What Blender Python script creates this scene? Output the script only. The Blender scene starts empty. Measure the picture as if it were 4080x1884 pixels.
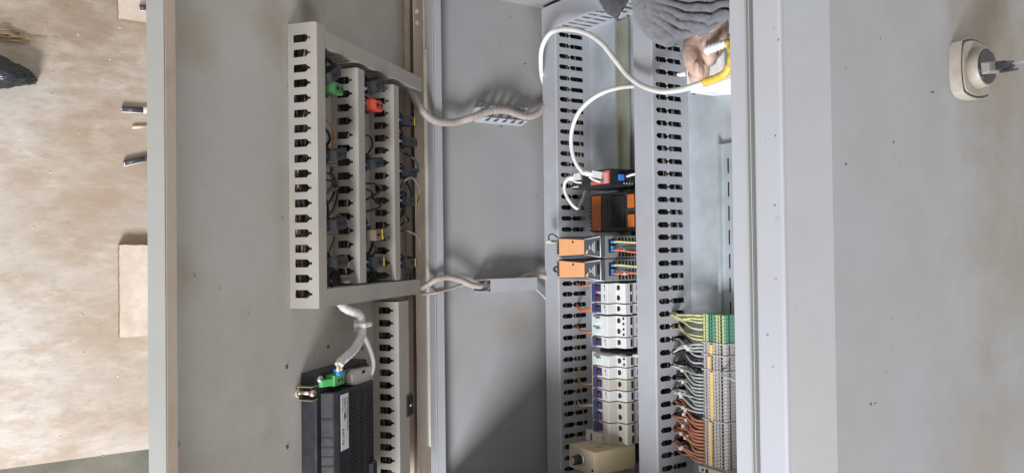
import bpy, bmesh, math, random
from mathutils import Vector, Matrix, noise as mnoise
random.seed(7)
sc = bpy.context.scene
COL = sc.collection

# ---------------------------------------------------------------- build axes
# build coordinates in mm: a = up the cabinet, b = to the cabinet's left, c = out of the cabinet towards the viewer
H0 = 1550.0                      # height of a = 0 above the ground
def W(a, b, c): return Vector((-b*.001, -c*.001, (a+H0)*.001))

# ---------------------------------------------------------------- camera
F = 3066.0; TH = math.radians(57.6); PIT = (985-942)/3066.0; ROLL = .0125
fw = Vector((-math.sin(TH)*math.cos(PIT), math.sin(PIT), -math.cos(TH)*math.cos(PIT)))
r0 = Vector((math.cos(TH), 0, -math.sin(TH)))
u0 = r0.cross(fw)
if u0.y < 0: u0 = -u0
RT = r0*math.cos(ROLL) - u0*math.sin(ROLL)
UP = u0*math.cos(ROLL) + r0*math.sin(ROLL)
CAM = Vector((0, 0, 905.0))
def wdir(v): return Vector((-v.y, -v.z, v.x))
cam = bpy.data.cameras.new('camera'); cam.sensor_width = 36; cam.lens = 36*F/4080; cam.clip_start = .02; cam.clip_end = 200
co = bpy.data.objects.new('camera', cam); COL.objects.link(co)
m = Matrix((wdir(RT), wdir(UP), -wdir(fw))).transposed().to_4x4()
m.translation = W(*CAM); co.matrix_world = m
sc.camera = co

# ---------------------------------------------------------------- light
# a workshop lit by one large bright opening to the right and in front, and by soft light from all around
KEY = (60, -1820, 1550); AIM = (-900, 0, 150)
key = bpy.data.lights.new('daylight_opening', 'AREA'); key.shape = 'RECTANGLE'; key.size = .78; key.size_y = .78
key.energy = 105; key.color = (.94, .967, 1.03)
ko = bpy.data.objects.new('daylight_opening', key); COL.objects.link(ko); ko.location = W(*KEY)
ko.rotation_euler = (W(*KEY)-W(*AIM)).to_track_quat('Z', 'Y').to_euler()
world = bpy.data.worlds.new('World'); sc.world = world; world.use_nodes = True
bg = world.node_tree.nodes['Background']; bg.inputs[0].default_value = (1.0, .97, .935, 1); bg.inputs[1].default_value = .65
sc.view_settings.view_transform = 'Standard'; sc.view_settings.look = 'None'
sc.view_settings.exposure = .0; sc.view_settings.gamma = 1
sc.cycles.max_bounces = 8; sc.cycles.diffuse_bounces = 5; sc.cycles.use_denoising = True

# ---------------------------------------------------------------- positions from sight lines, each at its real depth
def ray(x, y): return fw + RT*((x-2040)/F) + UP*((942-y)/F)
def pc(x, y, c): d = ray(x, y); return CAM + d*((c-CAM.z)/d.z)
def pa(x, y, a): d = ray(x, y); return CAM + d*((a-CAM.x)/d.x)
PHA, PHC = -1215.0, 312.0; AL = math.radians(50.4)
DS = (math.cos(AL), math.sin(AL)); DN = (math.sin(AL), -math.cos(AL))
def door(s, b, h): return (PHA+s*DS[0]+(h-25)*DN[0], b, PHC+s*DS[1]+(h-25)*DN[1])
def pd(x, y, h):
    d = ray(x, y); n = Vector((DN[0], 0, DN[1])); o = Vector(door(0, 0, h))
    p = CAM + d*((o-CAM).dot(n)/d.dot(n))
    return Vector(((p.x-PHA)*DS[0]+(p.z-PHC)*DS[1], p.y, h))
def WD(s, b, h): return W(*door(s, b, h))

# ---------------------------------------------------------------- materials
MATS = {}
def mat(name, col, rough=.5, metal=0, var=.12, vscale=8, dirt=None, bump=.15, bscale=400, spec=.5, specks=0, sheen=0, sss=0, trans=0, stretch=None, coat=0, mottle=0, dlo=.46, dhi=.78, stains_and_shade=()):
    """dirt = (colour, amount 0..1, scale)"""
    if name in MATS: return MATS[name]
    m = bpy.data.materials.new(name); m.use_nodes = True; t = m.node_tree; N = t.nodes; L = t.links
    b = N['Principled BSDF']; tc = N.new('ShaderNodeTexCoord')
    src = tc.outputs['Object']
    g = N.new('ShaderNodeNewGeometry')
    src = g.outputs['Position']
    if stretch:
        mp = N.new('ShaderNodeMapping'); mp.inputs['Scale'].default_value = stretch; L.new(src, mp.inputs[0]); src = mp.outputs[0]
    def nz(scale, detail=4, rough_=.6):
        n = N.new('ShaderNodeTexNoise'); n.inputs['Scale'].default_value = scale; n.inputs['Detail'].default_value = detail; n.inputs['Roughness'].default_value = rough_
        L.new(src, n.inputs['Vector']); return n.outputs['Fac']
    def ramp(fac, lo, hi, a=0., c=1.):
        r = N.new('ShaderNodeMapRange'); r.inputs['From Min'].default_value = lo; r.inputs['From Max'].default_value = hi
        r.inputs['To Min'].default_value = a; r.inputs['To Max'].default_value = c; r.clamp = True
        L.new(fac, r.inputs['Value']); return r.outputs[0]
    def mix(f, A, B):
        x = N.new('ShaderNodeMix'); x.data_type = 'RGBA'
        L.new(f, x.inputs[0])
        for k, v in ((6, A), (7, B)):
            if isinstance(v, tuple): x.inputs[k].default_value = (*v, 1)
            else: L.new(v, x.inputs[k])
        return x.outputs[2]
    c0 = tuple(v*(1-var) for v in col); c1 = tuple(min(1, v*(1+var)) for v in col)
    out = mix(ramp(nz(vscale, 5), .3, .7), c0, c1)
    if dirt:
        dc, am, ds = dirt
        out = mix(ramp(nz(ds, 6, .65), dlo, dhi, 0, am), out, dc)
    if mottle:
        out = mix(ramp(nz(34, 6, .7), .5, .72, 0, mottle), out, tuple(v*.55 for v in col))
        out = mix(ramp(nz(19, 6, .7), .54, .74, 0, mottle), out, tuple(min(1, v*1.5) for v in col))
    for (sp_, rad_, scol, sam) in stains_and_shade:
        vm = N.new('ShaderNodeVectorMath'); vm.operation = 'DISTANCE'; L.new(g.outputs['Position'], vm.inputs[0]); vm.inputs[1].default_value = sp_
        ad = N.new('ShaderNodeMath'); ad.operation = 'MULTIPLY_ADD'; L.new(nz(16, 6, .65), ad.inputs[0]); ad.inputs[1].default_value = rad_*1.6; 
        sb_ = N.new('ShaderNodeMath'); sb_.operation = 'SUBTRACT'; L.new(vm.outputs['Value'], sb_.inputs[0]); sb_.inputs[1].default_value = rad_*.8
        L.new(sb_.outputs[0], ad.inputs[2])
        out = mix(ramp(ad.outputs[0], rad_*.1, rad_*1.05, sam, 0), out, scol)
    if specks:
        out = mix(ramp(nz(55, 2, .4), .745, .775, 0, specks), out, (.08, .07, .06))
        out = mix(ramp(nz(23, 3, .5), .72, .8, 0, specks*.5), out, (.2, .17, .13))
    L.new(out, b.inputs['Base Color'])
    rr = ramp(nz(vscale*3, 3), .3, .7, max(.03, rough-.08), min(1, rough+.1)); L.new(rr, b.inputs['Roughness'])
    b.inputs['Metallic'].default_value = metal
    b.inputs['Specular IOR Level'].default_value = spec
    if sheen: b.inputs['Sheen Weight'].default_value = sheen; b.inputs['Sheen Roughness'].default_value = .6
    if coat: b.inputs['Coat Weight'].default_value = coat
    if sss:
        b.inputs['Subsurface Weight'].default_value = sss; b.inputs['Subsurface Radius'].default_value = (.006, .003, .002); b.inputs['Subsurface Scale'].default_value = .6
    if trans: b.inputs['Transmission Weight'].default_value = trans
    if bump:
        bp = N.new('ShaderNodeBump'); bp.inputs['Strength'].default_value = bump; bp.inputs['Distance'].default_value = .001
        L.new(nz(bscale, 3), bp.inputs['Height']); L.new(bp.outputs[0], b.inputs['Normal'])
    MATS[name] = m; return m

BR = (.24, .17, .10)
M_paint = mat('grey_paint', (.36, .367, .385), .42, var=.05, vscale=4, dirt=((.30, .27, .225), .38, 3.0), bump=.12, bscale=700, specks=.12, mottle=.08, dlo=.47, dhi=.70, stains_and_shade=((W(*pa(4010, 300, -449.5)), .15, (.255, .21, .15), .7), (W(*pa(3900, 40, -449.5)), .09, (.235, .185, .12), .75), (W(*pa(4020, 1000, -449.5)), .14, (.28, .245, .19), .65), (W(*pa(3930, 1800, -449.5)), .12, (.285, .245, .19), .6)))  # spot above the switch paints its cast shadow; the other spots are grime
M_inner = mat('grey_paint_inside', (.33, .33, .33), .45, var=.05, vscale=4, dirt=((.26, .23, .17), .4, 3.4), bump=.12, bscale=700, specks=.35, mottle=.09, dlo=.45, dhi=.70, stains_and_shade=((W(*pa(2060, 1290, -1207)), .05, (.24, .20, .13), .45), (W(*pa(2140, 30, -1207)), .03, (.22, .18, .12), .4)))
M_door = mat('grey_paint_door', (.485, .468, .435), .45, var=.05, vscale=4, dirt=((.30, .255, .185), .45, 3.4), bump=.12, bscale=700, specks=.4, mottle=.09, dlo=.44, dhi=.68, stains_and_shade=((WD(*pd(1225, 40, 0)), .045, (.14, .11, .075), .75), (WD(*pd(1110, 120, 0)), .05, (.30, .235, .14), .5), (WD(*pd(760, 150, 0)), .05, (.33, .27, .17), .5), (WD(*pd(730, 1100, 0)), .04, (.33, .27, .17), .4), (WD(*pd(1650, 900, 0)), .10, (.24, .19, .13), .5)))  # same paint as desk and fascia, lightened to make up for weaker light
M_fascia = mat('grey_paint_fascia', (.41, .42, .45), .38, var=.04, vscale=5, dirt=((.40, .36, .30), .35, 7), bump=.08, bscale=700, specks=.5)
M_lip = mat('dirty_brown_paint', (.50, .41, .325), .55, var=.2, vscale=9, dirt=((.12, .085, .05), .7, 9))
M_edge = mat('pale_edge_paint', (.31, .31, .295), .4, var=.05, dirt=((.3, .27, .2), .4, 14), specks=.5)
M_litgap = mat('pale_lit_gap', (.88, .92, .90), .6, var=.06, vscale=30, dirt=((.4, .38, .3), .5, 18))  # whitened to look lit, standing in for bright ground behind the hinge gap
M_duct = mat('grey_pvc', (.41, .415, .44), .48, var=.05, vscale=10, dirt=((.25, .22, .19), .35, 8), bump=.08)
M_ductd = mat('grey_pvc_dusty', (.375, .348, .31), .5, var=.06, vscale=10, dirt=((.24, .2, .15), .45, 8), bump=.08)
M_galv = mat('galvanised_steel', (.50, .54, .57), .45, metal=.35, var=.14, vscale=22, dirt=((.3, .3, .26), .35, 9), bump=.1)
M_rail = mat('yellow_zinc_steel', (.44, .45, .36), .36, metal=.6, var=.12, vscale=14, bump=.05)
M_zinc = mat('zinc_screw', (.62, .56, .46), .3, metal=.9, var=.15, vscale=60)
M_black = mat('black_plastic', (.019, .020, .024), .42, var=.2, vscale=20, dirt=((.10, .085, .07), .22, 14))
M_dgrey = mat('dark_grey_plastic', (.019, .020, .024), .40, var=.15, vscale=20, dirt=((.07, .06, .05), .25, 20))
M_anth = mat('anthracite_plastic', (.085, .088, .10), .45, var=.1, vscale=20)
M_psu = mat('grey_metal_case', (.30, .305, .29), .45, var=.08, vscale=20, metal=.2)
M_orange = mat('pale_orange_plastic', (.86, .41, .19), .45, var=.04, vscale=30)
M_oprint = mat('faint_orange_print', (.78, .46, .27), .5, var=.05)
M_dorange = mat('deep_orange_plastic', (.50, .13, .02), .45, var=.06, vscale=30)
M_redpl = mat('red_panel', (.62, .13, .09), .45, var=.05)
M_white = mat('white_plastic', (.66, .655, .64), .35, var=.03, vscale=20, dirt=((.5, .46, .38), .3, 25), bump=.05)
M_cream = mat('cream_plastic', (.52, .49, .43), .4, var=.05, vscale=20, dirt=((.42, .36, .27), .35, 25), bump=.05)
M_boxw = mat('white_box_plastic', (.82, .82, .80), .35, var=.02, vscale=20, dirt=((.55, .52, .45), .25, 18), bump=.04)
M_blue = mat('navy_plastic', (.035, .055, .17), .4, var=.1)
M_lblue = mat('bright_blue_plastic', (.05, .22, .62), .35, var=.08)
M_maroon = mat('maroon_toggle', (.075, .018, .028), .4, var=.1)
M_teal = mat('pale_teal_plastic', (.50, .62, .60), .35, var=.05)
M_yellow = mat('yellow_marker', (.80, .56, .06), .5, var=.08, vscale=60)
M_jump = mat('jumper_yellow', (.78, .55, .22), .45, var=.08, vscale=60)
M_hole = mat('dark_opening', (.008, .008, .009), .7, var=.1)
M_tgrey = mat('terminal_grey', (.47, .44, .42), .5, var=.08, vscale=60, dirt=((.3, .25, .2), .35, 25))
M_tyel = mat('terminal_yellow', (.58, .58, .28), .45, var=.06, vscale=60)
M_tgreen = mat('terminal_green', (.13, .33, .22), .45, var=.06, vscale=60)
M_green = mat('green_connector', (.10, .42, .12), .4, var=.08, vscale=60, dirt=((.3, .3, .15), .2, 30))
M_greend = mat('green_contact', (.03, .15, .045), .4, var=.08, vscale=60, dirt=((.2, .22, .1), .3, 30))
M_red = mat('red_contact', (.50, .045, .025), .4, var=.08, vscale=60, dirt=((.3, .2, .12), .2, 30))
M_brn = mat('brown_contact', (.17, .13, .09), .5, var=.1, vscale=40)
M_cable = mat('white_cable', (.80, .79, .76), .35, var=.04, vscale=30, dirt=((.50, .36, .23), .75, 9), bump=.05)
M_cond = mat('dusty_spiral_wrap', (.42, .355, .325), .5, var=.1, vscale=30, dirt=((.24, .19, .15), .45, 25), bump=.1)
M_wrap = mat('clear_spiral_wrap', (.60, .60, .60), .3, var=.08, vscale=40, dirt=((.4, .36, .3), .3, 25), bump=.1)
M_tape = mat('yellow_tape', (.76, .53, .08), .4, var=.12, vscale=60, dirt=((.40, .26, .04), .5, 60))
M_wgrey = mat('grey_wire', (.44, .46, .45), .4, var=.08, vscale=40)
M_wdark = mat('black_wire', (.05, .05, .06), .35, var=.1, vscale=40)
M_wdgrey = mat('dusty_dark_wire', (.16, .145, .12), .5, var=.15, vscale=40)
M_wblk = mat('black_duct_wire', (.018, .018, .02), .5, var=.2, vscale=40)
M_wbrown = mat('brown_orange_wire', (.45, .20, .12), .42, var=.1, vscale=40)
M_wor = mat('orange_wire', (.62, .16, .05), .4, var=.1, vscale=40)
M_wred = mat('red_wire', (.72, .10, .05), .4, var=.08, vscale=40)
M_wgy = mat('green_yellow_wire', (.58, .55, .26), .4, var=.3, vscale=160)
M_wcream = mat('cream_wire', (.66, .52, .34), .4, var=.08, vscale=40)
M_sleeve = mat('white_marker_sleeve', (.66, .60, .54), .5, var=.12, vscale=200)
M_beige = mat('beige_enclosure', (.58, .47, .30), .5, var=.05, vscale=14, dirt=((.42, .33, .2), .3, 20), bump=.06)
M_beigef = mat('beige_front_plate', (.47, .41, .32), .45, var=.06, vscale=20)
M_alu = mat('brushed_aluminium', (.66, .66, .66), .3, metal=.9, var=.06, vscale=60)
M_label = mat('silver_label', (.60, .60, .58), .35, var=.06, vscale=40)
M_ink = mat('black_ink', (.03, .03, .03), .6, var=.05)
M_inkg = mat('grey_ink', (.30, .30, .31), .6, var=.05)
M_inkl = mat('light_ink', (.62, .62, .62), .6, var=.05)
M_skin = mat('skin', (.58, .40, .315), .5, var=.10, vscale=60, dirt=((.62, .54, .48), .6, 35), bump=.35, bscale=900, sss=.25)
M_nail = mat('fingernail', (.60, .42, .34), .35, var=.04)
M_fleece = mat('grey_fleece', (.112, .113, .126), .95, var=.25, vscale=120, dirt=((.26, .24, .21), .4, 60), bump=1.0, bscale=1400, sheen=.35, spec=.1)
M_fdark = mat('fleece_lining', (.05, .035, .03), .95, var=.3, vscale=90, bump=.8, bscale=900, spec=.1)
M_swb = mat('isolator_beige', (.36, .33, .28), .45, var=.06, vscale=25, dirt=((.25, .19, .12), .6, 22), dlo=.44, dhi=.66)
M_swd = mat('isolator_dusty_grip', (.24, .225, .20), .5, var=.15, vscale=30, dirt=((.08, .08, .09), .6, 30))
M_swk = mat('isolator_black', (.03, .032, .04), .28, var=.2, vscale=30)
M_ground = mat('concrete_ground', (.53, .475, .415), .85, var=.10, vscale=3, dirt=((.40, .295, .215), .75, 9), dlo=.47, dhi=.66, bump=.35, bscale=90, stretch=(2.4, .9, 1), specks=.45, mottle=.55, stains_and_shade=((W(*pa(560, 620, -1550)), .20, (.35, .25, .17), .6), (W(*pa(300, 20, -1550)), .18, (.28, .20, .135), .85), (W(*pa(300, 860, -1550)), .16, (.38, .285, .20), .5), (W(*pa(560, 1560, -1550)), .18, (.37, .285, .205), .5), (W(*pa(420, 1250, -1550)), .12, (.39, .30, .215), .55)))
M_pitf = mat('pale_board_face', (.64, .54, .455), .9, var=.12, vscale=22, mottle=.25, dirt=((.46, .34, .24), .5, 18), bump=.5, bscale=160)
M_pitw = mat('board_edge', (.33, .22, .13), .9, var=.2, vscale=20, bump=.6, bscale=120)
M_chan = mat('dark_channel', (.13, .125, .10), .8, var=.25, vscale=9, dirt=((.3, .25, .18), .5, 11), bump=.5, bscale=120)
M_bag = mat('black_polythene', (.018, .022, .026), .3, var=.2, vscale=20, bump=.4, bscale=120)
M_grit = mat('pale_grit', (.56, .49, .41), .9, var=.45, vscale=45)
M_straw = mat('dry_straw', (.36, .27, .16), .7, var=.25, vscale=50)

# ---------------------------------------------------------------- mesh builder
IDF = lambda a, b, c: W(a, b, c)
def catmull(pts, n=6):
    P = [Vector(p) for p in pts]
    if len(P) < 3: return P
    out = []
    for i in range(len(P)-1):
        p0 = P[i-1] if i else P[0]*2-P[1]
        p1, p2 = P[i], P[i+1]
        p3 = P[i+2] if i+2 < len(P) else P[-1]*2-P[-2]
        for k in range(n):
            t = k/n
            out.append(.5*((2*p1)+(p2-p0)*t+(2*p0-5*p1+4*p2-p3)*t*t+(3*p1-p0-3*p2+p3)*t**3))
    out.append(P[-1]); return out
class MB:
    def __init__(s, frame=W): s.bm = bmesh.new(); s.f = frame
    def box(s, x0, x1, y0, y1, z0, z1, bev=0, seg=1):
        t = bmesh.new() if bev else s.bm
        v = [t.verts.new((x, y, z)) for x in (x0, x1) for y in (y0, y1) for z in (z0, z1)]
        for q in ((0, 1, 3, 2), (4, 6, 7, 5), (0, 4, 5, 1), (2, 3, 7, 6), (0, 2, 6, 4), (1, 5, 7, 3)): t.faces.new([v[i] for i in q])
        if bev:
            bmesh.ops.bevel(t, geom=t.edges[:], offset=bev, segments=seg, affect='EDGES', profile=.6)
            s.merge(t)
        return s
    def merge(s, t):
        mp = {v: s.bm.verts.new(v.co) for v in t.verts}
        for f in t.faces:
            nf = s.bm.faces.new([mp[v] for v in f.verts]); nf.smooth = f.smooth
        t.free()
    def prism(s, poly, axes, lo, hi, bev=0, sm=False):
        """poly of 2D points on the two named axes, extruded along the third"""
        ix = {'a': 0, 's': 0, 'b': 1, 'c': 2, 'h': 2}
        i, j = ix[axes[0]], ix[axes[1]]; k = 3-i-j
        t = bmesh.new(); A = []; B = []
        for u, v in poly:
            for L, z in ((A, lo), (B, hi)):
                p = [0, 0, 0]; p[i] = u; p[j] = v; p[k] = z; L.append(t.verts.new(p))
        t.faces.new(A); t.faces.new(B[::-1]); n = len(poly)
        for q in range(n):
            f = t.faces.new((A[q], B[q], B[(q+1) % n], A[(q+1) % n])); f.smooth = sm
        if bev: bmesh.ops.bevel(t, geom=t.edges[:], offset=bev, segments=1, affect='EDGES')
        s.merge(t); return s
    def tube(s, pts, r, n=8, sub=6, rfun=None, ell=None):
        P = catmull(pts, sub) if sub else [Vector(p) for p in pts]
        rings = []; nrm = None; d = 0
        for i, p in enumerate(P):
            tg = (P[min(i+1, len(P)-1)]-P[max(i-1, 0)]).normalized()
            if nrm is None:
                nrm = tg.orthogonal().normalized()
            nrm = (nrm-tg*nrm.dot(tg)).normalized(); bn = tg.cross(nrm)
            if i: d += (P[i]-P[i-1]).length
            rr = rfun(d, i/(len(P)-1)) if rfun else r
            rings.append([s.bm.verts.new(p+(nrm*math.cos(2*math.pi*q/n)+bn*math.sin(2*math.pi*q/n))*rr) for q in range(n)])
        for A, B in zip(rings, rings[1:]):
            for q in range(n):
                f = s.bm.faces.new((A[q], A[(q+1) % n], B[(q+1) % n], B[q])); f.smooth = True
        s.bm.faces.new(rings[0][::-1]); s.bm.faces.new(rings[-1]); return s
    def cyl(s, p0, p1, r0, r1=None, n=16, bev=0):
        p0 = Vector(p0); p1 = Vector(p1); r1 = r0 if r1 is None else r1
        t = bmesh.new(); tg = (p1-p0).normalized(); u = tg.orthogonal().normalized(); v = tg.cross(u)
        A = [t.verts.new(p0+(u*math.cos(2*math.pi*q/n)+v*math.sin(2*math.pi*q/n))*r0) for q in range(n)]
        B = [t.verts.new(p1+(u*math.cos(2*math.pi*q/n)+v*math.sin(2*math.pi*q/n))*r1) for q in range(n)]
        t.faces.new(A[::-1]); cap = t.faces.new(B)
        for q in range(n): t.faces.new((A[q], A[(q+1) % n], B[(q+1) % n], B[q])).smooth = True
        if bev: bmesh.ops.bevel(t, geom=list(cap.edges), offset=bev, segments=2, affect='EDGES')
        s.merge(t); return s
    def fingers(s, centres, e0, e1, prof, axL, axV, axT, t0, t1):
        """slotted wall: solid strips between slots; prof = [(v, half slot width)] from the wall's foot up"""
        ix = {'a': 0, 'b': 1, 'c': 2}; L, V, T = ix[axL], ix[axV], ix[axT]
        edges = [None]+[c_+random.uniform(-.45, .45) for c_ in sorted(centres)]+[None]
        for A, B in zip(edges, edges[1:]):
            left = [((e0 if A is None else A+h), v) for v, h in prof]
            right = [((e1 if B is None else B-h), v) for v, h in prof]
            poly = left+right[::-1]
            cl = [p for i, p in enumerate(poly) if p != poly[i-1]]
            F0 = []; F1 = []
            for u, v in cl:
                for lst, z in ((F0, t0), (F1, t1)):
                    p = [0, 0, 0]; p[L] = u; p[V] = v; p[T] = z; lst.append(s.bm.verts.new(p))
            s.bm.faces.new(F0); s.bm.faces.new(F1[::-1]); n = len(cl)
            for q in range(n): s.bm.faces.new((F0[q], F1[q], F1[(q+1) % n], F0[(q+1) % n]))
        return s
    def build(s, name, material, parent=None, origin=None):
        bm = s.bm
        for v in bm.verts: v.co = s.f(*v.co)
        O = parent['_o'] if parent is not None else None
        if O is not None: O = Vector(O)
        elif origin is not None: O = W(*origin)
        else:
            xs = [v.co for v in bm.verts]
            O = Vector((sum(v.x for v in xs)/len(xs), sum(v.y for v in xs)/len(xs), min(v.z for v in xs)))
        for v in bm.verts: v.co -= O
        bmesh.ops.recalc_face_normals(bm, faces=bm.faces[:])
        me = bpy.data.meshes.new(name); bm.to_mesh(me); bm.free(); me.materials.append(material)
        o = bpy.data.objects.new(name, me); COL.objects.link(o)
        if parent is not None: o.parent = parent
        else: o.location = O
        o['_o'] = tuple(O)
        return o
def tag(o, label, cat, group=None, kind=None):
    if label: o['label'] = label
    if cat: o['category'] = cat
    if group: o['group'] = group
    if kind: o['kind'] = kind
    return o
def thing(name, label, cat, org, group=None, frame=W):
    o = bpy.data.objects.new(name, None); COL.objects.link(o); o.empty_display_size = .02
    O = frame(*org); o.location = O; o['_o'] = tuple(O)
    return tag(o, label, cat, group)
def text_mesh(name, body, size, material, parent, origin_w, xdir, ydir, ext=.0001):
    cu = bpy.data.curves.new(name, 'FONT'); cu.body = body; cu.size = size; cu.extrude = ext; cu.resolution_u = 2
    to = bpy.data.objects.new(name, cu); COL.objects.link(to)
    bpy.context.view_layer.update()
    me = bpy.data.meshes.new_from_object(to.evaluated_get(bpy.context.evaluated_depsgraph_get()))
    bpy.data.objects.remove(to); bpy.data.curves.remove(cu)
    x = Vector(xdir).normalized(); y = Vector(ydir); y = (y-x*y.dot(x)).normalized(); z = x.cross(y)
    M = Matrix((x, y, z)).transposed().to_4x4(); M.translation = Vector(origin_w)-Vector(parent['_o'])
    me.transform(M); me.materials.clear(); me.materials.append(material); me.name = name
    o = bpy.data.objects.new(name, me); COL.objects.link(o); o.parent = parent; o['_o'] = parent['_o']
    return o
def copy_tree(o, parent=None, delta=None):
    c = o.copy(); COL.objects.link(c)
    if parent is not None: c.parent = parent
    if delta is not None: c.location = o.location+delta
    for ch in [q for q in o.children]: copy_tree(ch, c)
    return c
def wire(name, pts, r, material, label, cat='wire', group=None, frame=W, n=8, rfun=None, sub=6):
    o = MB(frame).tube(pts, r, n, sub, rfun).build(name, material)
    return tag(o, label, cat, group)

# ================================================================ GROUND
GA = -H0
def gp(x, y): p = pa(x, y, GA); return p.b if hasattr(p, 'b') else p.y, p.z
chb = pa(320, 1825, GA).y                                           # edge of the channel
g = MB(); gq = [g.bm.verts.new((GA, b, c)) for b, c in ((chb, -6000), (chb, 7000), (7000, 7000), (7000, -6000))]; g.bm.faces.new(gq)
ground = g.build('ground', M_ground); tag(ground, None, None, kind='structure')
cw = MB(); cw.box(GA-400, GA-70, chb-4000, chb, -6000, 7000); ch = cw.build('channel_floor', M_chan); tag(ch, None, None, kind='structure')
ck = MB(); ck.box(GA-90, GA-.5, chb-1, chb+12, -6000, 7000, 3); tag(ck.build('channel_kerb', M_chan), None, None, kind='structure')
def board(label, x0, y0, y1, hgt):
    q0 = pa(x0, y0, GA+hgt); q1 = pa(x0, y1, GA+hgt)
    o = thing('wooden_board', label, 'board', (GA, (q0.y+q1.y)/2, q0.z-150), 'boards lying on the ground')
    mb = MB(); t = bmesh.new(); n = 26
    # slightly uneven sawn outline
    P = [(q1.y+random.uniform(-1, 1), q0.z-300+300*k/n) for k in range(n)]+[(q1.y+(q0.y-q1.y)*k/n, q0.z+random.uniform(-.7, .7)) for k in range(n)]+[(q0.y+random.uniform(-1, 1), q0.z-300*k/n) for k in range(n)]
    mb.prism(P, 'bc', GA+1, GA+hgt-1); mb.build('core', M_pitw, o)
    mb = MB(); mb.prism([(b+(.5 if b < (q0.y+q1.y)/2 else -.5), c-.7) for b, c in P], 'bc', GA+hgt-1.02, GA+hgt+.6); mb.build('face_veneer', M_pitf, o)
board('pale wooden board lying on the ground beside the door', 474, 975, 1345, 20)
board('small pale wooden board at the top left with a cable stub on it', 468, -260, 74, 16)

# black crumpled bag on the ground
cbag = pa(48, 300, GA); t = bmesh.new(); bmesh.ops.create_icosphere(t, subdivisions=5, radius=1)
for v in t.verts:
    d = v.co.copy()
    k = 1+.22*mnoise.noise(d*1.6+Vector((3, 1, 2)))+.12*abs(mnoise.noise(d*4.1))-.10*abs(mnoise.noise(d*7+Vector((5, 5, 5))))
    taper = 1-.38*max(0, -d.z)
    v.co = Vector((max(d.x*34*k, -22), d.y*28*k*taper, d.z*66*k))
    v.co = Vector((GA+24+v.co.x, cbag.y+v.co.y+.12*v.co.z, cbag.z+30+v.co.z))
for f in t.faces: f.smooth = True
mb = MB(); mb.merge(t); tag(mb.build('plastic_bag', M_bag), 'crumpled black plastic bag lying on the concrete ground', 'bag')
# straw
sb = MB(); s0 = pa(0, 140, GA)
for k in range(16):
    y = random.uniform(122, 164); x = random.uniform(-60, 40); q = pa(x, y, GA); q2 = pa(x+random.uniform(70, 150), y+random.uniform(-14, 10), GA)
    mid = (q+q2)/2; hh = random.uniform(4, 12)
    w = random.uniform(1.0, 2.4)
    pts = [(GA+3, q.y, q.z), (GA+hh, mid.y, mid.z), (GA+3, q2.y, q2.z)]
    sb.tube(pts, w, 5, 4, lambda d, tt, w=w: w*(.3+.7*math.sin(math.pi*min(1, tt+.08))))
tag(sb.build('dry_straw_wisp', M_straw), 'small wisp of dry straw on the ground above the black bag', 'straw')
gr = MB(); tmpl = bmesh.new(); bmesh.ops.create_icosphere(tmpl, subdivisions=1, radius=1); tv = [v.co.copy() for v in tmpl.verts]; tf = [[v.index for v in f.verts] for f in tmpl.faces]; tmpl.free()
for k in range(150):
    q = pa(random.uniform(-60, 640), random.uniform(-60, 1840), GA); rr = random.choice((.4, .5, .6, .8, .9, 1.2, 1.9)); sq = random.uniform(.6, 1.5)
    vs = [gr.bm.verts.new((GA+rr*.2+v.z*rr*.5, q.y+v.x*rr*sq*random.uniform(.8, 1.2), q.z+v.y*rr*random.uniform(.8, 1.2))) for v in tv]
    for f in tf: gr.bm.faces.new([vs[i] for i in f])
tag(gr.build('grit', M_grit), 'loose pale grit and crumbs scattered over the concrete ground', 'grit', None, 'stuff')
# cable stubs sticking out from under the cabinet door
def stub(x0, y0, x1, y1, label, r=5, white=True, body=M_wdark, z=0):
    A = pa(x0, y0, GA+r+1+z); B = pa(x1, y1, GA+r+1+z); B2 = A+(B-A)*2.2
    o = thing('cable_stub', label, 'cable', (GA, A.y, A.z), 'cable stubs beside the door')
    MB().tube([A, A+(B-A)*.72], r, 10, 0).build('sheath', body, o)
    MB().tube([A+(B-A)*.721, B2], r*1.25 if white else r, 10, 0).build('insulation', M_cable if white else body, o)
    MB().tube([A-(B-A)*.03, A+(B-A)*.06], r*.6, 8, 0).build('core', M_zinc, o)
    MB().tube([A+(B-A)*.0+Vector((-r*.55, -r*.75, 0)), A+(B-A)*.71+Vector((-r*.55, -r*.75, 0))], r*.5, 6, 0).build('stripe', M_cable, o)
stub(486, 434, 602, 441, 'black and white cable stub beside the door, above the thin pink one')
stub(495, 650, 606, 625, 'black cable stub slanting from the door, lowest of the stubs', white=False)
stub(528, 507, 604, 503, 'thin pink cable stub between the two black stubs', r=2.6, white=False, body=M_wcream)
stub(556, 31, 596, 30, 'short black and white cable stub on the small pale board', white=True, z=17)

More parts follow.
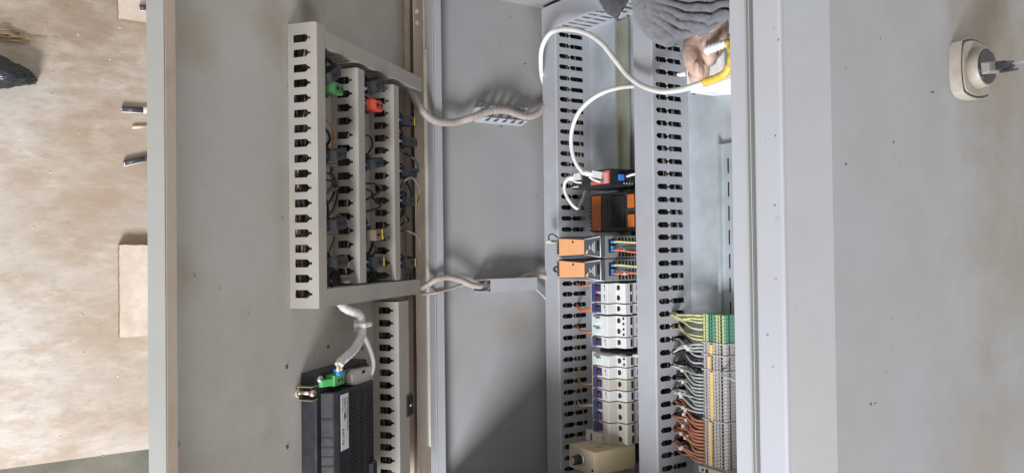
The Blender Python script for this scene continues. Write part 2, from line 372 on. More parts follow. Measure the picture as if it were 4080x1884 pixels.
# ================================================================ CABINET
AW, AT = -1207.0, -506.0; BT, BB = 457.0, -560.0; CF = 308.0; TK = 2.0
cab = thing('control_cabinet', 'large dusty grey steel control cabinet standing open with its inside showing', 'cabinet', (AW, (BT+BB)/2, 150))
MB().box(AW-TK, AW, BB, BT, 0, CF).build('bottom_wall', M_inner, cab)
MB().box(AT, AT+TK, BB, BT, 0, CF).build('top_wall', M_inner, cab)
MB().box(AW-TK, AT+TK, BT, BT+TK, 0, CF).build('side_wall', M_inner, cab)
MB().box(AW-TK, AT+TK, BB-TK, BB, 0, CF).build('side_wall', M_inner, cab)
MB().box(AW-TK, AT+TK, BB, BT, -22, -20).build('back_wall', M_inner, cab)
fl = 22
MB().box(AW-TK, AW+fl, BB, BT, CF+.3, CF+TK, .6).build('front_flange', M_paint, cab)
MB().box(AT-fl, AT+TK, BB, BT, CF+.3, CF+TK, .6).build('front_flange', M_fascia, cab)
MB().box(AW+fl+.3, AT-fl-.3, BT-fl, BT, CF+.3, CF+TK).build('front_flange', M_paint, cab)
MB().box(AW+fl+.3, AT-fl-.3, BB, BB+fl, CF+.3, CF+TK).build('front_flange', M_paint, cab)
MB().box(AT-fl-1.2, AT-fl, BB, BT, CF-14, CF+.2).build('flange_return', M_paint, cab)
MB().box(AW+fl, AW+fl+1.2, BB, BT, CF-14, CF+.2).build('flange_return', M_paint, cab)
# pale strip painted as bright gap light, and hinge leaf along the lower edge
MB().box(AW-22, AW-TK-.3, -345, 348, CF-12, CF+1, 1).build('lit_gap_strip', M_litgap, cab)
MB().box(AW-34, AW-TK-.4, BB, BT, CF-40, CF-13).build('hinge_channel', M_lip, cab)
MB().box(AW-20, AW-TK-.4, 352, BT, CF-12.8, CF-4).build('hinge_plate', M_lip, cab)
# unseen plate added to shade the lower wall and lower duct
MB().box(AW+.2, AW+275, -428, -425, .5, CF-.5).build('added_shade_plate', M_inner, cab)
# legs down to the ground
for b in (BB+60, BT-60):
    for c in (40, 260): MB().box(GA, AW-36, b-25, b+25, c-20, c+20, 2).build('leg', M_paint, cab)
MB().box(AW-35.5, AW-TK-.4, BB, BT, 0, CF-42).build('plinth', M_paint, cab)
# fascia and sloping desk top above the opening
q3321 = None
FA0, FA1 = -498.5, -466.0
mbx = MB(); mbx.box(AT+TK+.2, FA0+1, BB, BT, CF-8, CF-6); mbx.build('rain_gutter', M_lip, cab)
MB().box(AT+.2, AT+1.8, BB, BT, CF+TK+.2, CF+TK+4, .4).build('gutter_lip', M_edge, cab)
fas = MB(); fas.box(FA0, FA1, BB-80, BT+80, CF-60, CF+4, 3, 3); fas.build('fascia', M_fascia, cab)
# the slope strip
S0 = (FA1-1.0, CF+1.0)                      # (a, c) of the front edge
DT = -449.5
P2 = pa(3321, 942, DT)
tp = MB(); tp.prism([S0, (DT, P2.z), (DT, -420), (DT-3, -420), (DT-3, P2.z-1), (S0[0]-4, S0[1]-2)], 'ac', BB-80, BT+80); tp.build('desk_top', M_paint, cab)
def chip(par, pts, pix, k, mt):
    '''irregular dab lying .15 mm proud of a wall; pix maps (x, y) to a point, n = build axis of the wall normal'''
    for (x, y, rx, ry) in pts:
        mb = MB(); c = pix(x, y); n = 14; ring = []
        e1_ = pix(x+rx, y)-c; e2_ = pix(x, y+ry)-c; off = Vector((.15, 0, 0)) if k == 'a' else Vector((0, 0, .15))
        for q in range(n):
            th = 2*math.pi*q/n; r_ = random.uniform(.55, 1.1)
            ring.append(mb.bm.verts.new(c+e1_*math.cos(th)*r_+e2_*math.sin(th)*r_+off))
        mb.bm.faces.new(ring); mb.build('paint_chip', mt, par)
desk_o = [o for o in cab.children if o.name.startswith('desk_top')][0]; wall_o = [o for o in cab.children if o.name.startswith('bottom_wall')][0]; fas_o = [o for o in cab.children if o.name.startswith('fascia')][0]
dk = lambda x, y: pa(x, y, DT)
chip(desk_o, [(3370, 655, 4, 6), (3560, 568, 4, 6), (3555, 1266, 3, 3), (3470, 1608, 4, 8), (3484, 1606, 3, 4), (3490, 1604, 2, 4), (3508, 155, 3, 4), (3370, 270, 3, 3), (3715, 368, 9, 4)], dk, 'a', M_anth)
chip(desk_o, [(3682, 1240, 5, 11), (3617, 1423, 6, 5), (3535, 1485, 6, 5), (3360, 1190, 2, 5), (3980, 1165, 5, 4), (3944, 1210, 3, 3), (3900, 1375, 5, 3), (3770, 465, 3, 3), (3540, 728, 8, 8), (3945, 330, 4, 6)], dk, 'a', M_lip)
fs = lambda x, y: pc(x, y, CF+4)
chip(fas_o, [(3084, 112, 2, 4), (3102, 160, 3, 4), (3090, 541, 4, 4), (3087, 818, 4, 5), (3092, 1110, 6, 2), (3080, 1460, 3, 3)], fs, 'c', M_anth)
wl_ = lambda x, y: pa(x, y, AW)
chip(wall_o, [(2092, 255, 6, 3), (1990, 190, 2, 2), (1997, 504, 7, 4), (2058, 498, 5, 2)], wl_, 'a', M_anth)
chip(wall_o, [(1838, 408, 4, 3), (1910, 366, 8, 2), (1935, 363, 12, 4), (2095, 27, 16, 3), (2040, 810, 3, 4)], wl_, 'a', M_lip)
door_marks = [(1405, 1, 0, 0)]
# mounting plate
MB().box(AW+6, AT-6, BB+6, BT-6, -4, 0).build('mounting_plate', M_galv, cab)
for (x, y) in ((2143, 0), (2132, 208)): pass
# bolts of the hinge leaf
for y in (45, 92):
    p = pd(1658, y, 26)
    MB(WD).cyl((p.x, p.y, 25), (p.x, p.y, 31), 5, 4.4, 12, 1).build('hinge_bolt', M_lip, cab)

# ---- door (hinged part of the cabinet)
DE = 610.0; DB0, DB1 = -440.0, 480.0
dr = MB(WD).box(2, DE, DB0, DB1, -2, 0).build('door', M_door, cab)
MB(WD).box(DE, DE+2, DB0, DB1, -2, 19.5, .6).build('edge_return', M_edge, dr)
MB(WD).box(DE-15, DE-.2, DB0, DB1, 18, 19.6, .5).build('edge_rim', M_lip, dr)
MB(WD).box(4, 6, DB0, DB1, 0.2, 25.5).build('hinge_return', M_lip, dr)
MB(WD).box(6.2, 42, DB0, DB1, 24, 25.6, .5).build('hinge_rim', M_lip, dr)
MB(WD).box(8, 30, DB0, DB1, .3, 12, 1.5).build('stiffener', M_lip, dr)
for (x, y) in ((1142, 1461), (1308, 1380), (1144, 1780), (1443, 1387)):
    p = pd(x, y, 0); MB(WD).cyl((p.x, p.y, -.2), (p.x, p.y, .8), 3.2, 2.4, 12).build('stud_weld', M_anth, dr)

# ================================================================ WIRING DUCTS
def zoff(lst): return lst
PROF2 = [(0, 0), (14, 0), (15, 4.1), (42, 4.1), (44.5, 1.1), (45.5, 1.1), (48, 4.3), (66, 4.3), (69.5, 1.2), (72, 1.2)]
PROF2 = PROF2[1:]
def duct_plate(name, label, a0, a1, b0, b1, H, pitch, phase, prof, material):
    t = thing(name, label, 'cable duct', ((a0+a1)/2, (b0+b1)/2, 0), 'cable ducts on the mounting plate')
    MB().box(a0+1.4, a1-1.4, b0, b1, .3, 2).build('base', material, t)
    cen = []; b = phase
    while b < b1-4:
        if b > b0+4: cen.append(b)
        b += pitch
    for z0, z1 in ((a0+.3, a0+1.8), (a1-1.8, a1-.3)):
        w = MB(); w.box(z0, z1, b0, b1, .3, prof[0][0])
        w.fingers(cen, b0, b1, prof, 'b', 'c', 'a', z0, z1); w.build('slotted_wall', material, t)
    cv = MB(); cv.prism([(a0, H-8), (a0, H), (a1-2, H+.0), (a1, H-2), (a1, H-8), (a1-1.2, H-8), (a1-1.2, H-2.2), (a1-2.4, H-1.4), (a0+1.2, H-1.4), (a0+1.2, H-8)], 'ac', b0, b1)
    cv.build('cover', material, t)
    return t
DB = BB+8
phA = pc(2290, 145, 35).y; phB = pc(2680, 192, 35).y
def ph(b, pitch, start): 
    k = math.floor((b-start)/pitch); return b-k*pitch
ductA = duct_plate('cable_duct', 'long grey slotted cable duct along the lower wall of the open cabinet', -1189, -1146, DB, 448, 78, 20, ph(phA, 20, DB), PROF2, M_duct)
ductB = duct_plate('cable_duct', 'grey slotted cable duct between breaker row and terminal row', -933, -891, DB, 448, 78, 20, ph(phB, 20, DB), PROF2, M_duct)
# short duct running between them at the far end
tC = thing('cable_duct', 'short grey slotted cross duct bridging the two long ducts, below the sleeve', 'cable duct', (-1040, 425, 0), 'cable ducts on the mounting plate')
MB().box(-1145.6, -933.5, 408, 446, .3, 2).build('base', M_duct, tC)
cen = [-1138+20*k for k in range(11) if -1140+20*k < -940]
for z0, z1 in ((406.2, 407.7), (445, 446.5)):
    w = MB(); w.box(-1145.6, -933.5, z0, z1, .3, PROF2[0][0]); w.fingers(cen, -1145.6, -933.5, PROF2, 'a', 'c', 'b', z0, z1); w.build('slotted_wall', M_duct, tC)
cv = MB(); cv.prism([(405.6, 70), (405.6, 79), (447, 79), (447, 70), (446, 70), (446, 77.6), (407, 77.6), (407, 70)], 'bc', -1147, -933.2); cv.build('cover', M_duct, tC)
# cream clip on duct A cover
# loose wires seen inside the ducts
for (a0, a1, nm, lab) in ((-1185, -1150, 'duct_wires', 'brown and grey wires lying inside the lower duct'), (-929, -895, 'duct_wires', 'pale and brown wires lying inside the duct beside the terminals')):
    t = thing(nm, lab, 'wires', ((a0+a1)/2, 0, 4)); t['kind'] = 'stuff'
    for mt, cnt in ((M_wbrown, 2), (M_wgrey, 4), (M_wblk, 26), (M_wcream, 2)):
        w = MB()
        for k in range(cnt):
            a = random.uniform(a0+4, a1-5); c = random.uniform(6, 40); pts = []
            for q in range(13):
                a = min(a1-5, max(a0+5, a+random.uniform(-9, 9))); c = min(58, max(6, c+random.uniform(-12, 12)))
                pts.append((a, DB+10+q*(430-DB)/12, c))
            w.tube(pts, random.uniform(1.5, 2.4), 6, 4)
        w.build('wire_run', mt, t)

# ducts on the door: s, b, h
HD = 42.0
PROF1 = [(8.5, 0), (9, 5.2), (27, 5.2), (31, 1.3), (32, 1.3), (34, 2.6), (36, 2.6)]
def fr_sb(s, b, h): return WD(s, b, h)
def duct_door(label, s0, s1, b0, b1, phase, pitch=19.4, mitre0=0, mitre1=0, cs0=None, cs1=None):
    t = thing('door_duct', label, 'cable duct', ((s0+s1)/2, b0, 0), 'cable ducts on the door', WD)
    MB(WD).box(s0+1.3, s1-1.3, b0, b1, .3, 1.8).build('base', M_ductd, t)
    cen = []; b = phase
    while b < b1-5:
        if b > b0+5: cen.append(b)
        b += pitch
    for z0, z1 in ((s0+.3, s0+1.6), (s1-1.6, s1-.3)):
        w = MB(WD); w.box(z0, z1, b0, b1, .3, PROF1[0][0]); w.fingers(cen, b0, b1, PROF1, 'b', 'c', 'a', z0, z1); w.build('slotted_wall', M_ductd, t)
    c0, c1 = b0+mitre0, b1-mitre1
    cv = MB(WD); cv.prism([(s0, HD-8), (s0, HD), (s1-3, HD), (s1, HD-4), (s1, HD-8), (s1-1.1, HD-8), (s1-1.1, HD-4.2), (s1-3.4, HD-1.3), (s0+1.1, HD-1.3), (s0+1.1, HD-8)], 'sh', c0, c1)
    cv.build('cover', M_ductd, t)
    return t
dp = 19.4
y1t = pd(1290, 108, 42).y; y1b = pd(1320, 1222, 42).y
Dk = {}
Dk[1] = duct_door('grey slotted duct on the door, nearest the door free edge', 350, 372, y1b, y1t+2, ph(pd(1190, 150, 20).y, dp, y1b))
b2t = pd(1405, 262, 42).y; b2b = pd(1440, 1127, 42).y
Dk[2] = duct_door('grey slotted duct on the door, middle of the three upright ones', 245, 266, b2b, b2t, ph(pd(1370, 430, 20).y, dp, b2b))
b3t = pd(1556, 332, 42).y; b3b = pd(1580, 1116, 42).y
Dk[3] = duct_door('grey slotted duct on the door, the upright one nearest the hinge', 135, 155, b3b, b3t, ph(pd(1510, 500, 20).y, dp, b3b))
b4t = pd(1600, 1200, 42).y
Dk[4] = duct_door('grey slotted duct on the door beside the black display housing', 108, 146, DB0+10, b4t, ph(pd(1535, 1237, 20).y, dp, DB0+10))
# cross ducts
def duct_cross(label, s0, s1, b0, b1, slots=True):
    t = thing('door_duct', label, 'cable duct', ((s0+s1)/2, b0, 0), 'cable ducts on the door', WD)
    MB(WD).box(s0, s1, b0+1.3, b1-1.3, .3, 1.8).build('base', M_ductd, t)
    cen = [s0+12+dp*k for k in range(30) if s0+12+dp*k < s1-6]
    for z0, z1 in ((b0+.3, b0+1.6), (b1-1.6, b1-.3)):
        w = MB(WD); w.box(s0, s1, z0, z1, .3, PROF1[0][0]); w.fingers(cen, s0, s1, PROF1, 'a', 'c', 'b', z0, z1); w.build('slotted_wall', M_ductd, t)
    cv = MB(WD); cv.prism([(b0, HD-8), (b0, HD), (b1, HD), (b1, HD-8), (b1-1.1, HD-8), (b1-1.1, HD-1.3), (b0+1.1, HD-1.3), (b0+1.1, HD-8)], 'bh', s0, s1)
    cv.build('cover', M_ductd, t); return t
ht0, ht1 = pd(1480, 272, 42).y, pd(1480, 214, 42).y
sR = pd(1683, 340, 42).x
duct_cross('grey cross duct at the far end of the door, sloping away', sR, 349, ht0, ht1)
hb0_, hb1_ = pd(1480, 1197, 42).y, pd(1480, 1132, 42).y
sR2 = pd(1676, 1140, 42).x
duct_cross('grey cross duct on the door above the black display housing', sR2, 349, hb0_, hb1_)

for (sa, sb_, y0_, y1_, lab) in ((350, 372, y1b, y1t, 'dark and brown wires inside the door duct at the free edge'), (245, 266, b2b, b2t, 'dark wires inside the middle upright door duct'), (135, 155, b3b, b3t, 'dark wires inside the upright door duct near the hinge'), (108, 146, DB0+12, b4t, 'dark and orange wires inside the door duct beside the display housing')):
    t = thing('duct_wires', lab, 'wires', ((sa+sb_)/2, y0_, 4), None, WD); t['kind'] = 'stuff'
    for mt, cnt in ((M_wblk, 12 if sb_-sa < 30 else 18), (M_wbrown, 2), (M_wcream, 1)):
        w = MB(WD)
        for k in range(cnt):
            ss = random.uniform(sa+5, sb_-5); hh_ = random.uniform(6, 30); pts = []
            for q in range(12):
                ss = min(sb_-5, max(sa+5, ss+random.uniform(-6, 6))); hh_ = min(33, max(5, hh_+random.uniform(-9, 9)))
                pts.append((ss, y0_+6+q*(y1_-y0_-12)/11, hh_))
            w.tube(pts, random.uniform(1.8, 2.8) if mt is M_wblk else 1.5, 6, 3)
        w.build('wire_run', mt, t)

# ================================================================ DIN RAILS
def rail(label, a0, b0, b1, z=0, holes=True, mt=M_rail):
    t = thing('mounting_rail', label, 'rail', (a0+17, b0, z), 'mounting rails')
    a1 = a0+35
    m_ = MB(); m_.prism([(a0, z+7.5), (a0+5, z+7.5), (a0+5, z+1.2), (a1-5, z+1.2), (a1-5, z+7.5), (a1, z+7.5), (a1, z+6.3), (a1-3.8, z+6.3), (a1-3.8, z), (a0+3.8, z), (a0+3.8, z+6.3), (a0, z+6.3)], 'ac', b0, b1)
    m_.build('rail_profile', mt, t)
    if holes:
        h = MB(); b = b0+12
        while b < b1-20:
            h.box(a0+16.4, a0+18.9, b, b+22, z+1.22, z+1.5, 0); b += 36
        h.build('elongated_holes', M_hole, t)
    return t
rail('yellowish zinc mounting rail carrying the breakers and power supplies', -1058, DB, pc(2500, 70, 8).y, 3, False)
r2t = pc(2880, 572, 12).y
rail('perforated zinc mounting rail carrying the terminal row', -822, DB, r2t, 5, True, M_galv)

# ================================================================ BREAKERS
NB = (-1051, -1008); BD = (-1073, -987); CN, CS = 77.0, 60.0
bprof = [(BD[0], 14), (BD[0], CS), (NB[0]-4, CS), (NB[0], CN), (NB[1], CN), (NB[1]+4, CS+1), (BD[1]-3, CS-2), (BD[1], CS-5), (BD[1], 40), (BD[1]-3, 38), (BD[1]-3, 14)]
def breaker(label, y0, y1, poles, style):
    b1 = pc(2395, y0, CN).y; b0 = pc(2395, y1, CN).y
    t = thing('circuit_breaker', label, 'breaker', (-1030, (b0+b1)/2, 14), 'circuit breakers in a row')
    body = M_white if style != 'old' else M_cream
    MB().prism(bprof, 'ac', b0+.55, b1-.55, .6).build('body', body, t)
    w = (b1-b0)/poles
    for k in range(poles):
        m0 = b0+w*k; mid = m0+w/2
        # toggle
        hm = M_maroon if style in ('blue', 'old') else M_teal
        MB().box(-1037, -1027, mid-4.6, mid+4.6, CN-1, CN+4.6, 1.2).build('toggle', hm, t)
        MB().cyl((BD[1]-13, mid+.6, CS-4), (BD[1]-13, mid+.6, CS+.75), 4.3, None, 16).build('screw_opening', M_hole, t)
        MB().cyl((BD[1]-13, mid+.6, CS+.76), (BD[1]-13, mid+.6, CS+.9), 2.2, None, 12).build('screw', M_dgrey, t)
        MB().box(BD[1]-.6, BD[1]+.35, mid-4.5, mid+4.5, 18, 31, 0).build('wire_opening', M_hole, t)
        MB().box(BD[1]-.6, BD[1]+.4, mid-6.2, mid+6.2, 41.5, 45.5, 0).build('side_slot', M_hole, t)
        MB().cyl((BD[1]+.3, mid-1, 25), (BD[1]+9, mid-1, 24), 3.4, 2.9, 10).build('ferrule', M_lblue, t)
        if style == 'blue':
            MB().box(-1026+10.6, -1026+13.0, mid-4.5, mid-.5, CN+.05, CN+.25).build('print_mark', M_inkg, t)
            MB().box(-1016.5, -1014.5, mid+1, mid+6, CN+.05, CN+.25).build('print_mark', M_ink, t)
    if style in ('blue', 'old'):
        MB().box(-1047.4, -1036.4, b0+1.5, b1-1.5, CN-.6, CN+3.2, .8).build('coloured_front', M_blue, t)
        for k in range(poles):
            mid = b0+w*k+w/2
            MB().box(-1037.2, -1024.6, mid-6.4, mid+6.4, CN-.6, CN+1.6, .5).build('toggle_surround', M_blue, t)
        MB().box(-1050.8, -1047.8, b0+1.2, b1-1.2, CN-.6, CN+.9, .3).build('marking_strip', M_label, t)
        MB().box(-1050.6, -1048.0, b0+w*.45, b0+w*.98, CN+.95, CN+1.15).build('yellow_marker', M_yellow, t)
    else:
        for k in range(poles):
            mid = b0+w*k+w/2
            MB().box(-1046, -1037.4, mid-6.6, mid+6.6, CN-.6, CN+2.8, .9).build('clear_front', M_teal, t)
        for k in range(poles*2):
            bb = b0+w*.25+w*.5*k
            MB().box(BD[1]-4.6, BD[1]-1.6, bb-1.6, bb+1.6, CS-3.0, CS-1.2).build('test_hole', M_hole, t)
    return t
breaker('white two pole breaker with navy front right below the orange power supplies', 1127, 1207, 2, 'blue')
breaker('white single breaker with navy front above the pale teal two pole breaker', 1208.5, 1251, 1, 'blue')
breaker('white two pole breaker with pale teal fronts', 1256, 1339, 2, 'teal')
breaker('white single breaker with navy front just above the dark gap', 1340, 1384, 1, 'blue')
breaker('white single breaker with pale teal front just below the dark gap', 1412, 1457, 1, 'teal')
breaker('cream single breaker with navy front directly below the single pale teal one', 1458, 1503, 1, 'blue')
breaker('cream single breaker with large yellow marker, second below the single pale teal one', 1504, 1549, 1, 'old')
breaker('cream single breaker with navy front directly above the two pole navy one', 1550, 1592, 1, 'blue')
breaker('cream two pole breaker with tall navy front near the bottom of the row', 1593, 1676, 2, 'old')
# residual current device at the end, with a protruding label block
t = breaker('cream residual current breaker with protruding label block above the beige dimmer', 1677, 1762, 2, 'old')
b1 = pc(2395, 1720, CN).y; b0 = pc(2395, 1762, CN).y
MB().box(-1061, -1020, b0-1, b1, 30, CN+10, 1.5).build('label_block', M_cream, t)
MB().box(-1050, -1032, b0+3, b1-3, CN+10.02, CN+10.4).build('printed_label', M_label, t)
MB().box(-1046, -1041, b0+3, b1-3, CN+10.42, CN+10.6).build('blue_band', M_blue, t)
# dark relay base in the gap
g1 = pc(2395, 1386, 50).y; g0 = pc(2395, 1411, 50).y
t = thing('relay_base', 'low black relay base in the dark gap between two breakers', 'relay', (-1030, (g0+g1)/2, 12))
MB().box(-1068, -990, g0+.5, g1-.5, 12, 46, 1).build('body', M_black, t)
MB().box(-1018, -996, g0+1.5, g1-3, 46.02, 47.2, .3).build('marker_row', M_dgrey, t)
for k in range(4): MB().box(-1014+4.6*k, -1011+4.6*k, g0+2.4, g1-4, 47.22, 47.6).build('marker_tile', M_inkg, t)
MB().cyl((-987, (g0+g1)/2, 40), (-972, (g0+g1)/2+1, 38), 3, 2.6, 10).build('wire_end', M_cable, t)

# ================================================================ POWER SUPPLIES
def psu(label, y0, y1, idx):
    c1 = 115.0; A0, A1, A2 = -1098.0, -1019.0, -979.0
    b1 = pc(2385, y0, c1).y; b0 = pc(2385, y1, c1).y
    t = thing('power_supply', label, 'power supply', (-1038, (b0+b1)/2, 12), 'orange power supplies')
    MB().box(A0, A2, b0+.4, b1-.4, 12, 104, .8).build('case', M_psu, t)
    # dark front cap with chamfered flanks
    cap = MB(); v = []
    def P(a, b, c): return cap.bm.verts.new((a, b, c))
    i0, i1 = b0+3.2, b1-3.2; j0, j1 = b0+6.5, b1-6.5
    base = [P(A0, b0+.5, 104.1), P(A2, b0+.5, 104.1), P(A2, b1-.5, 104.1), P(A0, b1-.5, 104.1)]
    top = [P(A0, i0, c1), P(A1, j0, c1), P(A2, b0+2.5, c1-2), P(A2, b1-2.5, c1-2), P(A1, j1, c1), P(A0, i1, c1)]
    cap.bm.faces.new(base[::-1]); cap.bm.faces.new((top[0], top[1], top[4], top[5])); cap.bm.faces.new((top[1], top[2], top[3], top[4]))
    cap.bm.faces.new((base[0], base[1], top[2], top[1], top[0])); cap.bm.faces.new((base[2], base[3], top[5], top[4], top[3]))
    cap.bm.faces.new((base[1], base[2], top[3], top[2])); cap.bm.faces.new((base[3], base[0], top[0], top[5]))
    cp = cap.build('front_cap', M_anth, t)
    pn = MB(); pn.prism([(A0+.5, i0+.4), (A1-1, j0+.3), (A1-1, j1-.3), (A0+.5, i1-.4)], 'ab', c1+.05, c1+1.2, .3); pn.build('orange_panel', M_orange, t)
    for aa, lo, hi in ((A0+26, .12, .5), (A0+30, .12, .8), (A0+62, .2, .45), (A0+70, .15, .75)):
        MB().box(aa, aa+.9, i0+(i1-i0)*lo, i0+(i1-i0)*hi, c1+1.2, c1+1.28).build('print_line', M_oprint, t)
    # light edge trims
    for q0, q1 in (((A1, j0-.3, c1+.1), (A2, b0+2, c1-1.6)), ((A1, j1+.3, c1+.1), (A2, b1-2, c1-1.6)), ((A2-.5, b0+2, c1-1.6), (A2-.5, b1-2, c1-1.6)), ((A0, b0+1.2, 106), (A2, b0+1.2, 106))):
        MB().tube([q0, q1], .8, 6, 0).build('pale_trim', M_inkl, t)
    # adjuster row at the near end of the panel
    MB().box(A0+1.6, A0+8, i0+2.4, i1-2.4, c1+1.21, c1+1.6).build('terminal_strip', M_hole, t)
    n = 6
    for k in range(n):
        bb = i0+4+(i1-i0-8)*k/(n-1)
        MB().cyl((A0+4.8, bb, c1+1.6), (A0+4.8, bb, c1+2.2), 1.7, 1.4, 8).build('strip_screw', M_zinc, t)
    MB().cyl((-1050, b1-10, c1+1.21), (-1050, b1-10, c1+1.5), 2.2, None, 12).build('adjuster_hole', M_hole, t)
    tri = MB(); tri.prism([(A1+1, j0+1.5), (A1+8, j0+1), (A1+8, j0+8)], 'ab', c1-.4, c1+.3); tri.build('warning_triangle', M_jump, t)
    for k, (aa, lo, hi) in enumerate(((A1+12, .3, .62), (A1+16, .35, .5), (A1+20, .22, .7), (A1+24, .1, .82))):
        bb0 = j0+(j1-j0)*lo; bb1 = j0+(j1-j0)*hi
        MB().box(aa, aa+1.0, bb0, bb1, c1-1.3, c1+.05-.03*k).build('print_line', M_inkl, t)
    MB().box(A2-9, A2-3.5, b0+12, b1-9, c1-3, c1-1.0+.3).build('indicator_row', M_hole, t)
    # side face with connector and vents
    MB().box(A2+.02, A2+.5, b0+9, b1-7, 84, 97, 0).build('connector_recess', M_blue if False else M_hole, t)
    pos = [b1-11, (b0+b1)/2-.5, b0+13]
    for p in pos:
        MB().box(A2+.1, A2+4.5, p-2.4, p+2.4, 85.5, 93, .8).build('blue_terminal', M_lblue, t)
    for k in range(7):
        cc = 76-7.2*k
        if cc < 24: continue
        for (q0, q1) in ((b0+2.2, b0+12), (b0+15.5, b0+19), (b1-13, b1-5)):
            MB().box(A2+.02, A2+.45, q0, q1, cc-4.2, cc, 0).build('vent_slot', M_hole, t)
    cols = [(M_wgy, 'green and yellow'), (M_wdark, 'black'), (M_wred, 'red')]
    for p, (mt, nm) in zip(pos, cols):
        wire('supply_wire', [(A2+4, p, 89), (A2+14, p+random.uniform(-.5, .5), 84), (A2+28, p-1.5+random.uniform(-2, 3), 66), (A2+42, p-2, 52), (-931, p-3, 44)], 1.7, mt,
             nm+' wire from the '+idx+' orange power supply into the duct', 'wire', 'power supply wires')
    o = MB().box(A2+14, A2+20, pos[2]-2.6, pos[2]+2.6, 74, 81, .6).build('wire_marker', M_sleeve if idx == 'lower' else M_green)
    tag(o, ('white' if idx == 'lower' else 'green')+' marker clip on the red wire of the '+idx+' orange power supply', 'marker')
    return t
psu('orange fronted power supply, upper of the two, beside the black module', 937, 1029, 'upper')
psu('orange fronted power supply, lower of the two, directly above the breakers', 1031, 1122, 'lower')
for k, (x, y, lab) in enumerate(((2180, 950, 'thin black wire loop curling behind the upper orange power supply'), (2178, 1078, 'small clip of black wire beside the lower orange power supply'))):
    p = pc(x, y, 100)
    if k == 0:
        wire('wire_loop', [pc(2222, 945, 108), pc(2200, 932, 106), pc(2186, 942, 106), pc(2190, 958, 106), pc(2206, 962, 108), pc(2220, 958, 108)], 1.3, M_wdark, lab)
        tag(MB().box(p.x+6, p.x+24, p.y-9, p.y-3, 100, 108, 1).build('wire_connector', M_sleeve), 'small white plug on the black wire loop at the upper power supply', 'connector')
    else:
        wire('wire_loop', [pc(2222, 1062, 106), pc(2211, 1066, 106), pc(2208, 1076, 106), pc(2222, 1084, 106)], 2.2, M_wdark, lab)

# ================================================================ BLACK MODULE
c1 = 50.0; b1 = pc(2420, 770, c1).y; b0 = pc(2420, 924, c1).y
t = thing('control_module', 'black control module with orange strip in the shade between switch and power supplies', 'module', (-1030, (b0+b1)/2, 10))
MB().box(-1083, -962, b0, b1, 10, c1, 1.2).build('case', M_black, t)
MB().box(-1079, -1054, b0+3, b1-3, c1+.05, c1+1.2, .4).build('orange_strip', M_dorange, t)
for k in range(10):
    bb = b0+4+(b1-b0-8)*k/9
    MB().box(-1087, -1083.2, bb-1.7, bb+1.7, c1-8, c1-.5, .3).build('cooling_tooth', M_black, t)
for (u0_, u1_) in ((.1, .42), (.58, .92)):
    MB().box(-981, -966, b0+(b1-b0)*u0_, b0+(b1-b0)*u1_, c1+.05, c1+4, .8).build('orange_plug', M_dorange, t)
for k in range(3):
    MB().box(-1046+14*k*.0, -1036, b0+8+18*k, b0+20+18*k, c1+.05, c1+.35).build('marking_field', M_dgrey, t)
MB().box(-1026, -992, b0+8, b1-6, c1+.05, c1+2.5, .8).build('display_cover', M_hole, t)
MB().box(-990, -984, b0+7, b0+28, c1+.05, c1+.5).build('marking_field', M_dgrey, t)
text_mesh('print_mark', 'C E', .007, M_inkl, t, W(-1062, b0+7, c1+1.3), wdir(Vector((0, -1, 0))), wdir(Vector((1, 0, 0))))

# ================================================================ NETWORK SWITCH
c1 = 90.0; b1 = pc(2432, 671, c1).y; b0 = pc(2432, 739, c1).y; A0, A1 = -1084.0, -981.0
t = thing('network_switch', 'slim black network switch with red front panel holding white network plugs', 'network switch', (-1032, (b0+b1)/2, 10))
MB().box(A0, A1, b0, b1, 10, c1, 1).build('case', M_black, t)
MB().box(A1-50, A1-1.5, b0+4, b1-3, c1+.05, c1+.8, .2).build('red_panel', M_redpl, t)
MB().box(A1-49, A1-17, b0+9, b1-6, c1+.82, c1+1.2).build('port_block', M_hole, t)
MB().box(A0+10, A1-54, b0+9, b1-6, c1+.05, c1+.6).build('port_block', M_dgrey, t)
for k in range(4):
    MB().box(A1-47+7.6*k, A1-43+7.6*k, b0+9.5, b0+12.5, c1+1.22, c1+1.6).build('port_contact', M_zinc, t)
for k in range(5): MB().box(A1-14+0*k, A1-5, b0+5+3.5*k, b0+6.4+3.5*k, c1+.82, c1+1).build('print_line', M_inkl, t)
MB().box(A0+2, A0+18, b0+3, b0+5.5, c1+.05, c1+.3).build('print_line', M_inkl, t)
MB().box(A1+.05, A1+4, b0+9, b1-9, 62, 73, .6).build('blue_selector', M_lblue, t)
MB().box(A1+.05, A1+9, b0+7, b1-5, 40, 54, 1).build('power_plug', M_dgrey, t)
for k in range(4): MB().box(A1+.05, A1+.4, b0+3, b0+5.5, 59-6*k, 61.2-6*k).build('print_mark', M_inkl, t)
for k in range(6): MB().box(A1+.05, A1+.3, b0+6+5*(k % 3), b0+7.2+5*(k % 3), 80+5*(k//3), 81.4+5*(k//3)).build('led', M_hole, t)
swb0, swb1 = b0, b1
